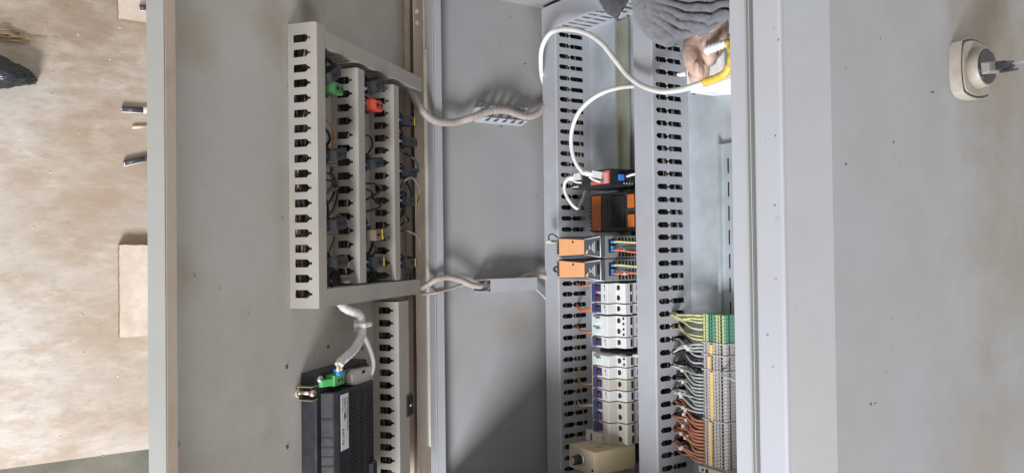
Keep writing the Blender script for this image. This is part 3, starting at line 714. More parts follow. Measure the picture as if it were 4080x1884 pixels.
def plug(label, x0, y0, x1, y1, c0, cA):
    """network plug; body from tail (x0,y0) to nose (x1,y1)"""
    A = pc(x0, y0, c0); B = pc(x1, y1, cA)
    t = thing('network_plug', label, 'plug', tuple((A+B)/2), 'network plugs')
    d = (B-A); 
    MB().tube([A, A+d*.3, A+d*.55], 4, 10, 3, lambda q, tt: 4.6+.7*math.sin(tt*26)).build('boot', M_cable, t)
    n = d.normalized(); u = Vector((0, 1, 0)); u = (u-n*u.dot(n)).normalized(); v = n.cross(u)
    bx = MB()
    for e0, e1, hw, ht, mt in ((.5, 1.0, 5.6, 4.2, 0),):
        vs = [bx.bm.verts.new(A+d*e+u*(sx*hw)+v*(sy*ht)) for e in (e0, e1) for sx in (-1, 1) for sy in (-1, 1)]
        for q in ((0, 1, 3, 2), (4, 6, 7, 5), (0, 4, 5, 1), (2, 3, 7, 6), (0, 2, 6, 4), (1, 5, 7, 3)): bx.bm.faces.new([vs[i] for i in q])
    bx.build('plug_body', M_label, t)
    lt = MB().tube([A+d*.35-u*5, A+d*.6-u*9, A+d*.95-u*11], 1.8, 6, 4).build('latch', M_cable, t)
    return t
plug('white network plug in the red ports of the switch', 2322, 688, 2400, 700, 112, 94)
plug('white network plug in the lower port of the switch, cable looping down', 2262, 712, 2318, 702, 104, 93)

# ================================================================ BEIGE DIMMER BOX
c1 = 125.0; A0, A1 = -1055.0, -987.0
b1 = pc(2357, 1797, c1).y; b0 = b1-38
t = thing('dimmer_unit', 'beige box with a round black knob at the bottom of the breaker row', 'dimmer', (-1030, b0, 36))
MB().box(A0, A1, b0, b1, 38, c1-2, 1.5, 2).build('housing', M_beige, t)
MB().box(A0+1.5, A1-1.5, b0+1.5, b1-1.5, c1-2, c1-.4, .4).build('front_plate', M_beigef, t)
for rim in ((A0, A1, b1-1.5, b1), (A0, A1, b0, b0+1.5), (A0, A0+1.4, b0+1.6, b1-1.6), (A1-1.4, A1, b0+1.6, b1-1.6)):
    MB().box(*rim, c1-2.01, c1+.6, .3).build('front_rim', M_beige, t)
kc = (A0+30, b0+19)
kb = MB().cyl((kc[0], kc[1], c1-.4), (kc[0], kc[1], c1+3), 11.5, 10.5, 28, .6).build('knob_skirt', M_alu, t)
MB().cyl((kc[0], kc[1], c1+3), (kc[0], kc[1], c1+17), 8.2, 7.4, 28, .8).build('knob', M_black, t)
MB().cyl((kc[0], kc[1], c1+17.02), (kc[0], kc[1], c1+17.8), 6, 5.8, 24).build('knob_cap', M_alu, t)
for a, b in ((A0+7, b0+8), (A1-7, b0+7)): MB().cyl((a, b, c1-.4), (a, b, c1+.3), 2.6, 2.2, 12).build('plate_screw', M_hole, t)
MB().cyl((A1-24, b1-.2, 98), (A1-24, b1+.15, 98), 6.5, None, 20).build('printed_emblem', M_inkg, t)
MB().box(A0+6, A1-2, b0+6, b1-8, 14, 37.8, 1).build('rail_clip', M_black, t)
for k in range(3): MB().box(A1-2, A1+6, b0+8+7*k, b0+12+7*k, 22, 32, .4).build('terminal_tab', M_dgrey, t)

# ================================================================ TERMINAL ROW
TA0, TA1, TC = -827.0, -779.0, 47.0; TP = 5.12
tprof = [(TA0+3, 14), (TA0, 34), (TA0, TC-3), (TA0+2.5, TC), (TA1-1.5, TC), (TA1, TC-2), (TA1+1, 30), (TA1, 14)]
def term_proto(col, name, lab, top=None):
    t = thing(name, lab, 'terminal', (-803, 0, 14), 'terminal blocks')
    MB().prism(tprof, 'ac', -TP/2+.18, TP/2-.18, .25).build('body', col, t)
    MB().cyl((TA0+4.6, 0, TC-.5), (TA0+4.6, 0, TC+.12), 1.9, None, 10).build('wire_hole', M_hole, t)
    MB().cyl((TA1-7, 0, TC-.5), (TA1-7, 0, TC+.12), 2.1, None, 10).build('wire_hole', M_hole, t)
    MB().box(TA0+9.5, TA0+11.5, -1.4, 1.4, TC-.5, TC+.1).build('release_slot', M_hole, t)
    MB().box(TA1-13.6, TA1-11.6, -1.4, 1.4, TC-.5, TC+.1).build('release_slot', M_hole, t)
    MB().box(TA0+17.2, TA0+19.6, -1.7, 1.7, TC-.5, TC+.1).build('bridge_slot', M_hole, t)
    MB().box(TA0+21.6, TA0+24, -1.7, 1.7, TC-.5, TC+.1).build('bridge_slot', M_hole, t)
    MB().box(TA0+28.6, TA0+29.6, -2.2, 2.2, TC-.4, TC+.08).build('marker_groove', M_dgrey, t)
    MB().box(TA1+.3, TA1+1.06, -1.9, 1.9, 38.5, 40).build('marker_groove', M_dgrey, t)
    return t
bT = pc(2868, 1262, TC).y
b = bT; terms = []
tg = term_proto(M_tgrey, 'terminal_block', 'x'); te = term_proto(M_tgreen, 'terminal_block', 'x')
ys = MB(); ys = None
# yellow tops of the earth terminals
for q0_, q1_ in ((TA0+2.6, TA0+15), (TA0+31, TA1-2)): MB().box(q0_, q1_, -TP/2+.5, TP/2-.5, TC+.02, TC+.06).build('yellow_top', M_tyel, te)
for ch in te.children:
    if ch.name.split('.')[0] in ('wire_hole', 'release_slot', 'bridge_slot', 'marker_groove') : pass
ORD = ['first', 'second', 'third', 'fourth', 'fifth', 'sixth', 'seventh', 'eighth', 'ninth', 'tenth', 'eleventh', 'twelfth', 'thirteenth', 'fourteenth', 'fifteenth']
sect = [(8, 'earth'), (3, 'first'), (4, 'second'), (14, 'third'), (13, 'fourth')]
SB = {}
first = {'earth': te, 'grey': tg}; used = set()
for n, nm in sect:
    SB[nm] = []
    for k in range(n):
        pr = te if nm == 'earth' else tg
        key = 'e' if nm == 'earth' else 'g'
        if key in used: o = copy_tree(pr)
        else: o = pr; used.add(key)
        o.location = W(-803, b, 14)
        if nm == 'earth': o['label'] = '%s green and yellow earth terminal counted down from the top' % ORD[k]
        else: o['label'] = '%s grey terminal block from the top of the %s grey section' % (ORD[k], nm)
        o['group'] = 'terminal blocks, %s section' % nm
        SB[nm].append(b); b -= TP
    e = MB().prism([(p[0]+(-1 if p[0] < -800 else 1), p[1]+(1.2 if p[1] > 40 else 0)) for p in tprof], 'ac', b+TP/2-2.1, b+TP/2-.1, .3).build('end_plate', M_tgrey)
    tag(e, 'thin grey end plate after the %s section of terminals' % ('earth' if nm == 'earth' else nm+' grey'), 'end plate')
    b -= 2.2
eb = thing('end_bracket', 'cream end bracket closing the lower end of the terminal row', 'bracket', (-803, b, 14))
MB().box(TA0-4, TA1, b-8, b+TP/2-.5, 14, TC+5, 1).build('body', M_cream, eb)
MB().cyl((TA0+5, b-3, TC+5), (TA0+5, b-3, TC+5.3), 2.2, None, 12).build('screw', M_hole, eb)
MB().box(TA0+11, TA0+16, b-6, b, TC+5.02, TC+5.4).build('slot', M_hole, eb)
# yellow jumpers
def jumper(lab, a, lst):
    o = thing('jumper_bar', lab, 'jumper', (a, lst[-1], TC), 'yellow jumper bars')
    MB().box(a-2.6, a+2.6, min(lst)-1.8, max(lst)+1.8, TC+.15, TC+3.2, .5).build('bar', M_jump, o)
    return o
jumper('short yellow jumper bar on the first grey terminal section', TA0+22.6, SB['first'])
jumper('yellow jumper bar on the second grey terminal section', TA0+18.6, SB['second'])
jumper('long yellow jumper bar on the third grey terminal section', TA0+22.6, SB['third'])
jumper('long yellow jumper bar on the fourth grey terminal section at the bottom', TA0+18.6, SB['fourth'])

# wires from duct B into the terminals
def twire(bt, slot_b, mt, lab, grp, marker=None, sag=0, mk=.42, r=1.55, spread=0):
    A = Vector((TA0+4.6, bt, TC+.5)); 
    B = Vector((-893, slot_b, 30+random.uniform(-8, 12)))
    p1 = A+Vector((-4, 0, 4.5)); p2 = A+Vector((-16, (slot_b-bt)*.10, 5+random.uniform(-2, 3)))
    p3 = A+(B-A)*.55+Vector((random.uniform(-3, 3), sag+random.uniform(-3, 3), 7+random.uniform(-5, 7))); p4 = A+(B-A)*.82+Vector((random.uniform(-3, 3), sag*.6+random.uniform(-3.5, 3.5), 5+random.uniform(-5, 6)))
    B2 = B+Vector((-8, random.uniform(-4, 4), -6))
    pts = [A+Vector((0, 0, -1)), p1, p2, p3, p4, B, B2]
    o = thing('terminal_wire', lab, 'wire', tuple(A), grp)
    MB().tube(pts, r, 8, 6).build('insulation', mt, o)
    if marker:
        P = catmull(pts, 6); i = int(len(P)*mk); d = (P[i+1]-P[i]).normalized()*2.6
        MB().tube([P[i]-d, P[i]+d], 2.5, 8, 0).build('marker_sleeve', marker, o)
        MB().box(P[i].x-2.2, P[i].x+2.4, P[i].y-2.6, P[i].y+2.4, P[i].z+1.6, P[i].z+3, .3).build('marker_tab', marker, o)
    return o
def near_slot(b):
    p = ph(phB, 20, DB); k = round((b-p)/20); return p+20*k
E_ = SB['earth']
for k, (i, dy) in enumerate(((0, 6), (1, 4), (2, 2), (4, 12), (6, 16), (7, 10))):
    twire(E_[i], near_slot(E_[i]+dy)+random.uniform(-3, 3), M_wgy, 'green and yellow earth wire running to the %s green terminal' % ORD[i], 'earth wires', sag=-3)
for k, i in enumerate((0, 1, 2)):
    twire(SB['first'][i], near_slot(SB['first'][i]-14)+random.uniform(-3, 3), M_wgrey, 'grey wire running to the %s terminal of the first grey section' % ORD[i], 'grey wires, first section', M_sleeve if k else M_sleeve, sag=5)
for k, i in enumerate((0, 1, 2, 3)):
    twire(SB['second'][i], near_slot(SB['second'][i]+10)+random.uniform(-3, 3), M_wdark if k % 2 else M_wgrey, ('black' if k % 2 else 'grey')+' wire running to the %s terminal of the second grey section' % ORD[i], 'wires, second section', None, sag=4)
for k in range(1, 14):
    bt = SB['third'][k]
    if k == 13: continue
    twire(bt, near_slot(bt+12)+random.uniform(-3.2, 3.2), M_wgrey, 'pale grey wire running to the %s terminal of the third grey section' % ORD[k], 'grey wires, third section', M_sleeve if k != 5 else None, sag=4, mk=.5)
for k in range(0, 13):
    bt = SB['fourth'][k]
    twire(bt, near_slot(bt+16)+random.uniform(-3.2, 3.2), M_wbrown, 'brown wire with marker running to the %s terminal of the bottom section' % ORD[k], 'brown wires, fourth section', M_sleeve, sag=3, mk=.5, r=1.75)
t = thing('wire_tangle', 'mixed dark and brown wires crossing beneath the terminal wires', 'wires', (-860, SB['fourth'][-1], 4)); t['kind'] = 'stuff'
for mt, cnt, b_hi, b_lo in ((M_wblk, 9, SB['first'][0], SB['third'][3]), (M_wdgrey, 10, SB['third'][0], SB['third'][-1]), (M_wor, 5, SB['fourth'][0], SB['fourth'][-1]), (M_wbrown, 12, SB['fourth'][0], SB['fourth'][-1]), (M_wblk, 5, SB['fourth'][0], SB['fourth'][-1])):
    w = MB()
    for k in range(cnt):
        b_ = random.uniform(b_lo, b_hi); e_ = near_slot(b_+random.uniform(-6, 24))+random.uniform(-3, 3)
        w.tube([(TA0+1, b_, 36), (TA0-9, b_+random.uniform(-4, 4), random.uniform(34, 46)), (-858, (b_+e_)/2+random.uniform(-6, 6), random.uniform(20, 44)), (-880, e_+random.uniform(-5, 5), random.uniform(20, 40)), (-896, e_, random.uniform(20, 36))], random.uniform(1.3, 1.8), 7, 5)
    w.build('wire_run', mt, t)
p = SB['third'][0]
wire('loose_wire', [(TA1-7, p+4, TC), (TA1-2, p+3, TC+6), (TA1+14, p-1, TC+9), (TA1+40, p-5, TC+8)], 1.4, M_wgrey, 'single grey wire leaving the terminals towards the front flange', 'wire')

# wires between duct A and the breakers
def awire(x0, y0, x1, y1, mt, lab, xm=None):
    A = pc(x0, y0, 36); B = pc(x1, y1, 62); A = Vector((-1147, A.y, A.z)); 
    wire('breaker_wire', [A+Vector((-12, 4, -6)), A, (A+B)/2+Vector((0, -4, 6)), B, B+Vector((8, 0, -14))], 1.9, mt, lab, 'wire', 'wires from duct to breakers')
awire(2300, 1212, 2352, 1230, M_wor, 'orange wire from the duct to the first single navy breaker')
awire(2302, 1220, 2352, 1236, M_wor, 'second orange wire just under the one to the first navy single breaker')
awire(2298, 1296, 2352, 1322, M_wor, 'orange wire from the duct to the pale teal two pole breaker')
awire(2330, 1512, 2353, 1528, M_wbrown, 'short brown wire from the duct to the breaker with yellow marker')
awire(2294, 1598, 2353, 1613, M_wcream, 'cream wire from the duct to the tall navy two pole breaker')
awire(2320, 1128, 2352, 1134, M_wbrown, 'short brown wire from the duct beneath the lower power supply')

# ================================================================ WHITE BOX, HAND AND SLEEVE
c1 = 58.0
A0 = pc(2729, 300, c1).x; A1 = -700.0
bb1 = pc(2800, 60, c1).y; bb0 = pc(2800, 352, c1).y
t = thing('socket_box', 'white plastic socket box with a brightly lit lower side under the hand', 'socket box', ((A0+A1)/2, bb0, 0))
MB().prism([(A0, bb1), (A0, bb0), (A0+45, bb0-6), (A1, bb0+2), (A1, bb1)], 'ab', .5, c1-10, 1.5).build('base', M_boxw, t)
MB().prism([(A0+2, bb1-2), (A0+2, bb0+2.5), (A0+45, bb0-2), (A1-2, bb0+5), (A1-2, bb1-2)], 'ab', c1-10, c1, 2.0).build('lid', M_boxw, t)
p0 = pc(2890, 292, c1); p1 = pc(2919, 132, c1)
MB().box(p0.x-1, p1.x+4, p0.y, p1.y, c1-.5, c1+.5, .3).build('recess_frame', M_dgrey, t)
MB().box(p0.x+1.5, p1.x+2, p0.y+3, p1.y-3, c1+.52, c1+2.5, .5).build('socket_insert', M_psu, t)
for x in (2858, 2878):
    q = pc(x, 210, c1); MB().box(q.x-2.6, q.x+2.6, pc(x, 300, c1).y, pc(x, 120, c1).y, c1+.02, c1+3, .8).build('ridge', M_boxw, t)
q = pc(2742, 372, c1-8); MB().cyl((q.x+2, bb0-1.2, c1-18), (q.x+2, bb0+1, c1-18), 2.6, None, 12).build('screw_hole', M_hole, t)
q = pc(2716, 296, 40); MB().tube([(q.x+8, q.y, 38), (q.x-3, q.y, 40), (q.x-8, q.y+1, 41)], 4.5, 10, 3, lambda d, tt: 4.5*(1-.4*tt)).build('cable_gland', M_boxw, t)

# --- person: forearm sleeve and hand
per = thing('person', 'hand in a bunched grey fleece sleeve gripping a white cable plug', 'person', tuple(pc(2790, 120, 130)))
def capsules(chains):
    t = bmesh.new()
    for ch in chains:
        P = catmull([c[0] for c in ch], 7); R = []
        rr = [c[1] for c in ch]
        for i in range(len(P)):
            u = i/(len(P)-1)*(len(rr)-1); k = min(int(u), len(rr)-2); R.append(rr[k]+(rr[k+1]-rr[k])*(u-k))
        for p, r in zip(P, R):
            bmesh.ops.create_icosphere(t, subdivisions=2, radius=r*.001, matrix=Matrix.Translation(W(*p)))
    return t
thumb = [(pc(2792, 95, 128), 14), (pc(2768, 160, 138), 12.5), (pc(2754, 203, 145), 12.2), (pc(2762, 248, 148), 12.4), (pc(2776, 276, 147), 10.6), (pc(2784, 292, 146), 8)]
thenar = [(pc(2800, 60, 130), 24), (pc(2790, 120, 130), 18)]
index = [(pc(2842, 100, 120), 15), (pc(2834, 150, 130), 12.5), (pc(2822, 185, 133), 11.6), (pc(2824, 222, 131), 11.2), (pc(2828, 238, 129), 9.8)]
middle = [(pc(2862, 105, 112), 15), (pc(2866, 160, 116), 12), (pc(2858, 195, 112), 10.5), (pc(2840, 222, 108), 9)]
ring = [(pc(2800, 120, 105), 14), (pc(2770, 210, 100), 11), (pc(2768, 290, 96), 10), (pc(2776, 328, 92), 8)]
little = [(pc(2815, 120, 100), 12), (pc(2806, 220, 92), 10), (pc(2804, 290, 90), 8.5), (pc(2806, 316, 90), 7.5)]
wrist = [(pc(2815, -60, 150), 30), (pc(2815, 40, 140), 27), (pc(2818, 95, 125), 26)]
t_ = capsules([thumb, thenar, index, middle, ring, little, wrist])
me = bpy.data.meshes.new('hand_raw'); t_.to_mesh(me); t_.free()
ho = bpy.data.objects.new('hand_raw', me); COL.objects.link(ho)
rm = ho.modifiers.new('r', 'REMESH'); rm.mode = 'VOXEL'; rm.voxel_size = .0013
sm = ho.modifiers.new('s', 'SMOOTH'); sm.factor = .5; sm.iterations = 7
bpy.context.view_layer.update()
hm = bpy.data.meshes.new_from_object(ho.evaluated_get(bpy.context.evaluated_depsgraph_get()))
bpy.data.objects.remove(ho)
O = Vector(per['_o'])
nrms = [v.normal.copy() for v in hm.vertices]; new = []
for v, nn in zip(hm.vertices, nrms):
    w = v.co.copy(); w = w+nn*(mnoise.noise(w*260)*.00025+mnoise.noise(w*90)*.0005)-O
    new.extend(w)
hm.vertices.foreach_set('co', new); hm.update()
for f in hm.polygons: f.use_smooth = True
hm.materials.clear(); hm.materials.append(M_skin); hm.name = 'hand'
hand = bpy.data.objects.new('hand', hm); COL.objects.link(hand); hand.parent = per; hand['_o'] = per['_o']
q = pc(2772, 272, 158)
tn = bmesh.new(); bmesh.ops.create_icosphere(tn, subdivisions=3, radius=1)
for v in tn.verts:
    d = v.co; v.co = Vector((q.x-1+d.x*5.2, q.y+2+d.y*7, q.z-1.6+d.z*2.0))
for f in tn.faces: f.smooth = True
nb = MB(); nb.merge(tn); nb.build('thumbnail', M_nail, hand)

# sleeve: a bunched tube hanging over the wrist
GAT = pc(2535, -5, 165); FR = r0.copy()
def fold(p):
    d = p-GAT; u = d.dot(FR)+18; v = -d.y
    uu = max(0, min(139.9, u-18)); K_ = ((0, 36), (36, 47), (69, 53), (102, 44), (140, 33))
    for (x0, v0), (x1, v1) in zip(K_, K_[1:]):
        if uu <= x1: vb = v0+(v1-v0)*(uu-x0)/(x1-x0); break
    n_ = mnoise.noise(Vector((u*.018, v*.018, p.z*.012)))
    w = v/vb*5.6+.75*n_+.2*mnoise.noise(p*.06)
    fr_ = w-math.floor(w); k = min(1, max(.06, (u-14)/32))
    dep = 7.5*(.55+.45*math.sin(math.floor(w)*2.1+1))+2
    return k*(3.2*math.sin(math.pi*fr_)-dep*math.exp(-((fr_-.04)/.10)**2)-dep*math.exp(-((fr_-1.04)/.10)**2))
sv = MB(); nth, nu = 220, 230; LEN = 330.0
hc = pc(2735, 150, 165); top = pc(2715, -420, 200); axis = (top-hc).normalized(); 
e1 = Vector((1, 0, 0)); e1 = (e1-axis*e1.dot(axis)).normalized(); e2 = axis.cross(e1)
rings = []
for i in range(nu+1):
    u = i/nu*LEN; row = []
    dome = min(1.0, max(.40, math.sqrt(max(0, 1-((58-min(u, 58))/62)**2))))
    for k in range(nth):
        th = 2*math.pi*k/nth
        R = (71+5*math.sin(th*2+1))*dome
        ctr = hc+axis*(u-4+7*math.cos(th-.3)); rad = e1*math.cos(th)+e2*(math.sin(th)*.86)
        fz = mnoise.noise(Vector((math.cos(th)*22, math.sin(th)*22, u*.36)))*.8+mnoise.noise(Vector((math.cos(th)*50, math.sin(th)*50, u*.9)))*.5
        r = R+fold(ctr+rad*R)*min(1, u/16)+fz*min(1, u/16)
        row.append(sv.bm.verts.new(ctr+rad*r))
    rings.append(row)
for A, B in zip(rings, rings[1:]):
    for k in range(nth):
        f = sv.bm.faces.new((A[k], A[(k+1) % nth], B[(k+1) % nth], B[k])); f.smooth = True
# inner turn of the hem
ctr0 = sum((v.co for v in rings[0]), Vector())/nth
inn = [sv.bm.verts.new(ctr0+axis*26+(v.co-ctr0)*.75) for v in rings[0]]
for k in range(nth): sv.bm.faces.new((rings[0][k], rings[0][(k+1) % nth], inn[(k+1) % nth], inn[k])).smooth = True
sleeve = sv.build('sleeve', M_fleece, per)
# torn open cuff flap
fb = MB(); fc = pc(2478, 8, 150); ax = (pc(2380, -150, 175)-fc).normalized(); f1 = Vector((0, 0, 1)); f1 = (f1-ax*f1.dot(ax)).normalized(); f2 = ax.cross(f1)
fb2 = MB(); rows = []; rin = []
for i in range(26):
    u = i*6.; row = []; ri = []
    for k in range(72):
        th = 2*math.pi*k/72; r = 27+6*math.sin(2*th+.4)+3*mnoise.noise(Vector((math.cos(th)*3, math.sin(th)*3, u*.06)))+1.2*mnoise.noise(Vector((math.cos(th)*14, math.sin(th)*14, u*.4)))+4*math.sin(u*.12+th)
        lip = 5*mnoise.noise(Vector((math.cos(th)*5, math.sin(th)*5, 3))) if i == 0 else 0
        p = fc+ax*(u+lip-22*math.cos(th))+f1*(math.cos(th)*r)+f2*(math.sin(th)*r*1.15)
        row.append(fb.bm.verts.new(p)); ri.append(fb2.bm.verts.new(p-(f1*math.cos(th)+f2*math.sin(th))*4))
    rows.append(row); rin.append(ri)
for bmx, R_ in ((fb, rows), (fb2, rin)):
    for A, B in zip(R_, R_[1:]):
        for k in range(72): bmx.bm.faces.new((A[k], A[(k+1) % 72], B[(k+1) % 72], B[k])).smooth = True
bmesh.ops.solidify(fb.bm, geom=fb.bm.faces[:], thickness=1.5)
bmesh.ops.contextual_create(fb2.bm, geom=[e for e in fb2.bm.edges if e.is_boundary and e.verts[0] in rin[-1]])
flap = fb.build('cuff_flap', M_fleece, sleeve); fb2.build('cuff_lining', M_fdark, sleeve)

# ================================================================ CABLES
WC = [pa(2190, 395, -1199), pa(2176, 355, -1198), pa(2160, 308, -1194), pc(2155, 255, 96), pc(2160, 190, 106), pc(2192, 134, 110), pc(2250, 117, 112), pc(2330, 131, 112), pc(2395, 172, 108), pc(2448, 236, 102), pc(2500, 300, 98), pc(2560, 343, 100), pc(2635, 364, 108), pc(2710, 358, 122), pc(2790, 335, 136), pc(2850, 314, 140)]
cb = thing('network_cable', 'thick white network cable looping over both ducts to the hand', 'cable', tuple(WC[6]))
MB().tube(WC, 4.3, 14, 8).build('jacket', M_cable, cb)
TPn = [pc(2808, 328, 138), pc(2850, 314, 140), pc(2892, 290, 142), pc(2912, 245, 142), pc(2916, 205, 140), pc(2906, 178, 138), pc(2892, 172, 138)]
MB().tube(TPn, 6.2, 12, 10, lambda d, tt: 5.4+.35*math.sin(d*.55)+.25*math.sin(d*1.7+2)).build('yellow_tape', M_tape, cb)
sr0, sr1 = pc(2894, 172, 140), pc(2812, 203, 146); srm = MB(); sd_ = sr1-sr0
srm.tube([sr0, sr0+sd_*.5, sr1], 4.0, 14, 4, lambda d, tt: 4.0+1.6*tt)
for k in range(6):
    e0 = k/6; srm.cyl(sr0+sd_*e0, sr0+sd_*(e0+.105), 5.2+2.2*e0, 5.3+2.2*e0, 18, .5)
srm.build('strain_relief', M_boxw, cb)
C2 = [pc(2545, 345, 40), pc(2515, 345, 52), pc(2470, 350, 70), pc(2410, 367, 90), pc(2350, 402, 106), pc(2302, 455, 116), pc(2278, 525, 120), pc(2278, 595, 120), pc(2296, 652, 117), pc(2324, 689, 112)]
wire('network_cable', C2, 3.6, M_cable, 'white network cable curving from the duct down to the red switch ports', 'cable', None, W, 12)
C3 = [pc(2264, 711, 104), pc(2250, 730, 106), pc(2250, 762, 105), pc(2270, 802, 100), pc(2298, 830, 92), pc(2314, 812, 72), pc(2330, 770, 50), pc(2336, 735, 40)]
wire('network_cable', C3, 2.9, M_cable, 'thin white patch cable making a small loop under the network switch', 'cable', None, W, 12)
wire('power_lead', [pc(2498, 703, 60), pc(2515, 697, 62), pc(2545, 690, 60)], 2.2, M_cable, 'short white lead from the switch power plug into the duct', 'wire')

# spiral wrapped looms from the door across the lower wall
def spiral(r, pitch=9.5, depth=.5): return lambda d, tt: (r+depth*(-1 if (d % pitch) < 1.6 else 0))*(1 if tt < .985 else .7)
L1 = [WD(*pd(1612, 345, 24)), ]
def dpt(x, y, h): s = pd(x, y, h); return Vector(door(s.x, s.y, s.z))
L1 = [dpt(1610, 320, 20), dpt(1645, 380, 26), dpt(1680, 440, 40), pa(1725, 478, -1176), pa(1775, 489, -1180), pa(1830, 484, -1186), pa(1890, 466, -1176), pa(1955, 443, -1172), pa(2015, 440, -1174), pa(2060, 455, -1182), pa(2100, 466, -1186), pa(2145, 450, -1186), pa(2180, 405, -1188)]
lo = thing('cable_loom', 'thick dusty spiral wrapped loom sagging from door duct through the open clip', 'cable', tuple(L1[5]))
MB().tube(L1, 6.7, 14, 26, spiral(6.7)).build('spiral_wrap', M_cond, lo)
L2 = [dpt(1640, 1150, 20), dpt(1675, 1146, 30), dpt(1705, 1133, 42), pa(1740, 1112, -1172), pa(1785, 1104, -1174), pa(1835, 1115, -1180), pa(1885, 1136, -1184), pa(1960, 1140, -1186), pa(2060, 1115, -1186), pa(2100, 1098, -1188), pa(2150, 1096, -1188), pa(2200, 1110, -1188)]
lo = thing('cable_loom', 'dusty spiral wrapped loom passing into the covered duct stub', 'cable', tuple(L2[5]))
MB().tube(L2, 5.4, 14, 26, spiral(5.4, 8)).build('spiral_wrap', M_cond, lo)
L3 = [dpt(1650, 1172, 18), dpt(1690, 1171, 30), pa(1740, 1165, -1180), pa(1800, 1148, -1188), pa(1850, 1134, -1194), pa(1930, 1140, -1196), pa(2060, 1138, -1196), pa(2120, 1144, -1194), pa(2155, 1168, -1192), pa(2180, 1200, -1190), pa(2200, 1250, -1190)]
wire('thin_cable', L3, 2.3, M_cond, 'thin grey cable running under the spiral loom into the covered duct stub', 'cable', None, W, 10)

# duct stubs on the lower wall
def stub_frame(a, b, c): return W(AW+a, b, c)
def lean_frame(a, b, c): return W(AW+a, b+.27*max(0, a-2), c)
bA = pa(1885, 490, AW).y; c0s, c1s = pa(2075, 460, AW).z, pa(1885, 460, AW).z
t = thing('duct_clip', 'short open length of slotted duct on the lower wall holding the thick loom', 'duct', (AW, bA, c0s), 'duct stubs on the lower wall')
w_ = 24; y_lo = pa(1980, 496, AW).y; y_hi = y_lo+w_
MB(lean_frame).box(.3, 2, y_lo, y_hi, c0s, c1s).build('base', M_duct, t)
for z0, z1 in ((y_lo, y_lo+1.4), (y_hi-1.4, y_hi)):
    w = MB(lean_frame); w.box(.3, 9, z0, z1, c0s, c1s)
    cc = [c0s+10+18*k for k in range(7) if c0s+10+18*k < c1s-5]
    w.fingers(cc, c0s, c1s, [(9, 0), (9.5, 4.5), (20, 4.5), (20.5, 2), (24, 2)], 'c', 'a', 'b', z0, z1); w.build('slotted_wall', M_duct, t)
c0s, c1s = pa(2098, 1120, AW).z, pa(1884, 1120, AW).z
y_lo = pa(1990, 1162, AW+36).y; y_hi = pa(1990, 1110, AW+36).y
t = thing('duct_stub', 'short covered length of grey duct on the lower wall holding the second loom', 'duct', (AW, y_lo, c0s), 'duct stubs on the lower wall')
MB(stub_frame).box(.3, 2, y_lo+.5, y_hi-.5, c0s, c1s).build('base', M_duct, t)
for z0, z1 in ((y_lo+.6, y_lo+2), (y_hi-2, y_hi-.6)):
    w = MB(stub_frame); w.box(.3, 9, z0, z1, c0s, c1s)
    cc = [c0s+10+18*k for k in range(8) if c0s+10+18*k < c1s-5]
    w.fingers(cc, c0s, c1s, [(9, 0), (9.5, 3), (26, 3), (28, 1.5), (33, 1.5)], 'c', 'a', 'b', z0, z1); w.build('slotted_wall', M_duct, t)
MB(stub_frame).prism([(24, y_lo), (36, y_lo), (36, y_hi), (24, y_hi), (24, y_hi-.5), (34.8, y_hi-.5), (34.8, y_lo+.5), (24, y_lo+.5)], 'ab', c0s, c1s-16).build('cover', M_duct, t)

# ================================================================ DOOR CONTACT BLOCKS
def contact(label, x, y, colour, rot=0, marker=False, hh=46, length=40, bw=14, base=True):
    """x, y: sight point of the middle of its top face"""
    s0 = pd(x, y, hh); cs, cb_ = s0.x, s0.y
    t = thing('contact_block', label, 'contact block', (cs, cb_, 0), 'contact blocks on the back of the door', WD)
    cr, sr = math.cos(rot), math.sin(rot)
    def fr(s, b, h): return WD(cs+s*cr-b*sr, cb_+s*sr+b*cr, h)
    if base:
        MB(fr).box(-15, 15, -15, 15, .4, 13, 2).build('mounting_collar', M_black, t)
        MB(fr).box(-13, 14, -9, 9, 13.02, 24, 1.5).build('coupling', M_black, t)
    hl = length/2
    MB(fr).prism([(-hl, 24.05), (-hl, hh-5), (-hl+4, hh), (hl-10, hh), (hl-4, hh-7), (hl, hh-9), (hl, 24.05)], 'sh', -bw/2, bw/2, .7).build('body', colour, t)
    for q in (-hl+7, hl-15):
        MB(fr).cyl((q, 0, hh-.2), (q, 0, hh+.3), 2.7, None, 12).build('screw_hole', M_hole, t)
    MB(fr).box(-4, 3, -1.2, 1.2, hh-.2, hh+.3).build('slot', M_hole, t)
    MB(fr).cyl((hl-3, 0, hh-12), (hl+5, 0, hh-11), 2.6, 2.2, 10).build('ferrule', M_lblue, t)
    MB(fr).tube([(hl+5, 0, hh-11), (hl+11, .5, hh-11), (hl+20, 3, hh-16)], 1.9, 8, 4).build('wire_end', M_wbrown, t)
    MB(fr).tube([(hl+7, .2, hh-11), (hl+12, .8, hh-11.2)], 2.6, 8, 0).build('wire_marker', M_sleeve, t)
    a1_, a2_ = random.uniform(-6, 6), random.uniform(-9, 9)
    MB(fr).tube([(-hl+3, 1, hh-8), (-hl-5, a1_*.4, hh-6), (-hl-11, a1_, hh-14), (-hl-15, a1_*1.5, 20)], 1.7, 8, 5).build('wire_end', random.choice((M_wbrown, M_wdgrey, M_wblk)), t)
    MB(fr).tube([(2, bw/2, 30), (4, bw/2+6, 27), (12, bw/2+9+a2_*.3, 18), (22, bw/2+8, 12)], 1.6, 8, 5).build('wire_end', M_wblk, t)
    if marker: MB(fr).box(-hl+10, -hl+12.6, -bw/2+.6, bw/2-.6, hh+.35, hh+.8).build('yellow_tag', M_yellow, t)
    return t
C_ = M_dgrey
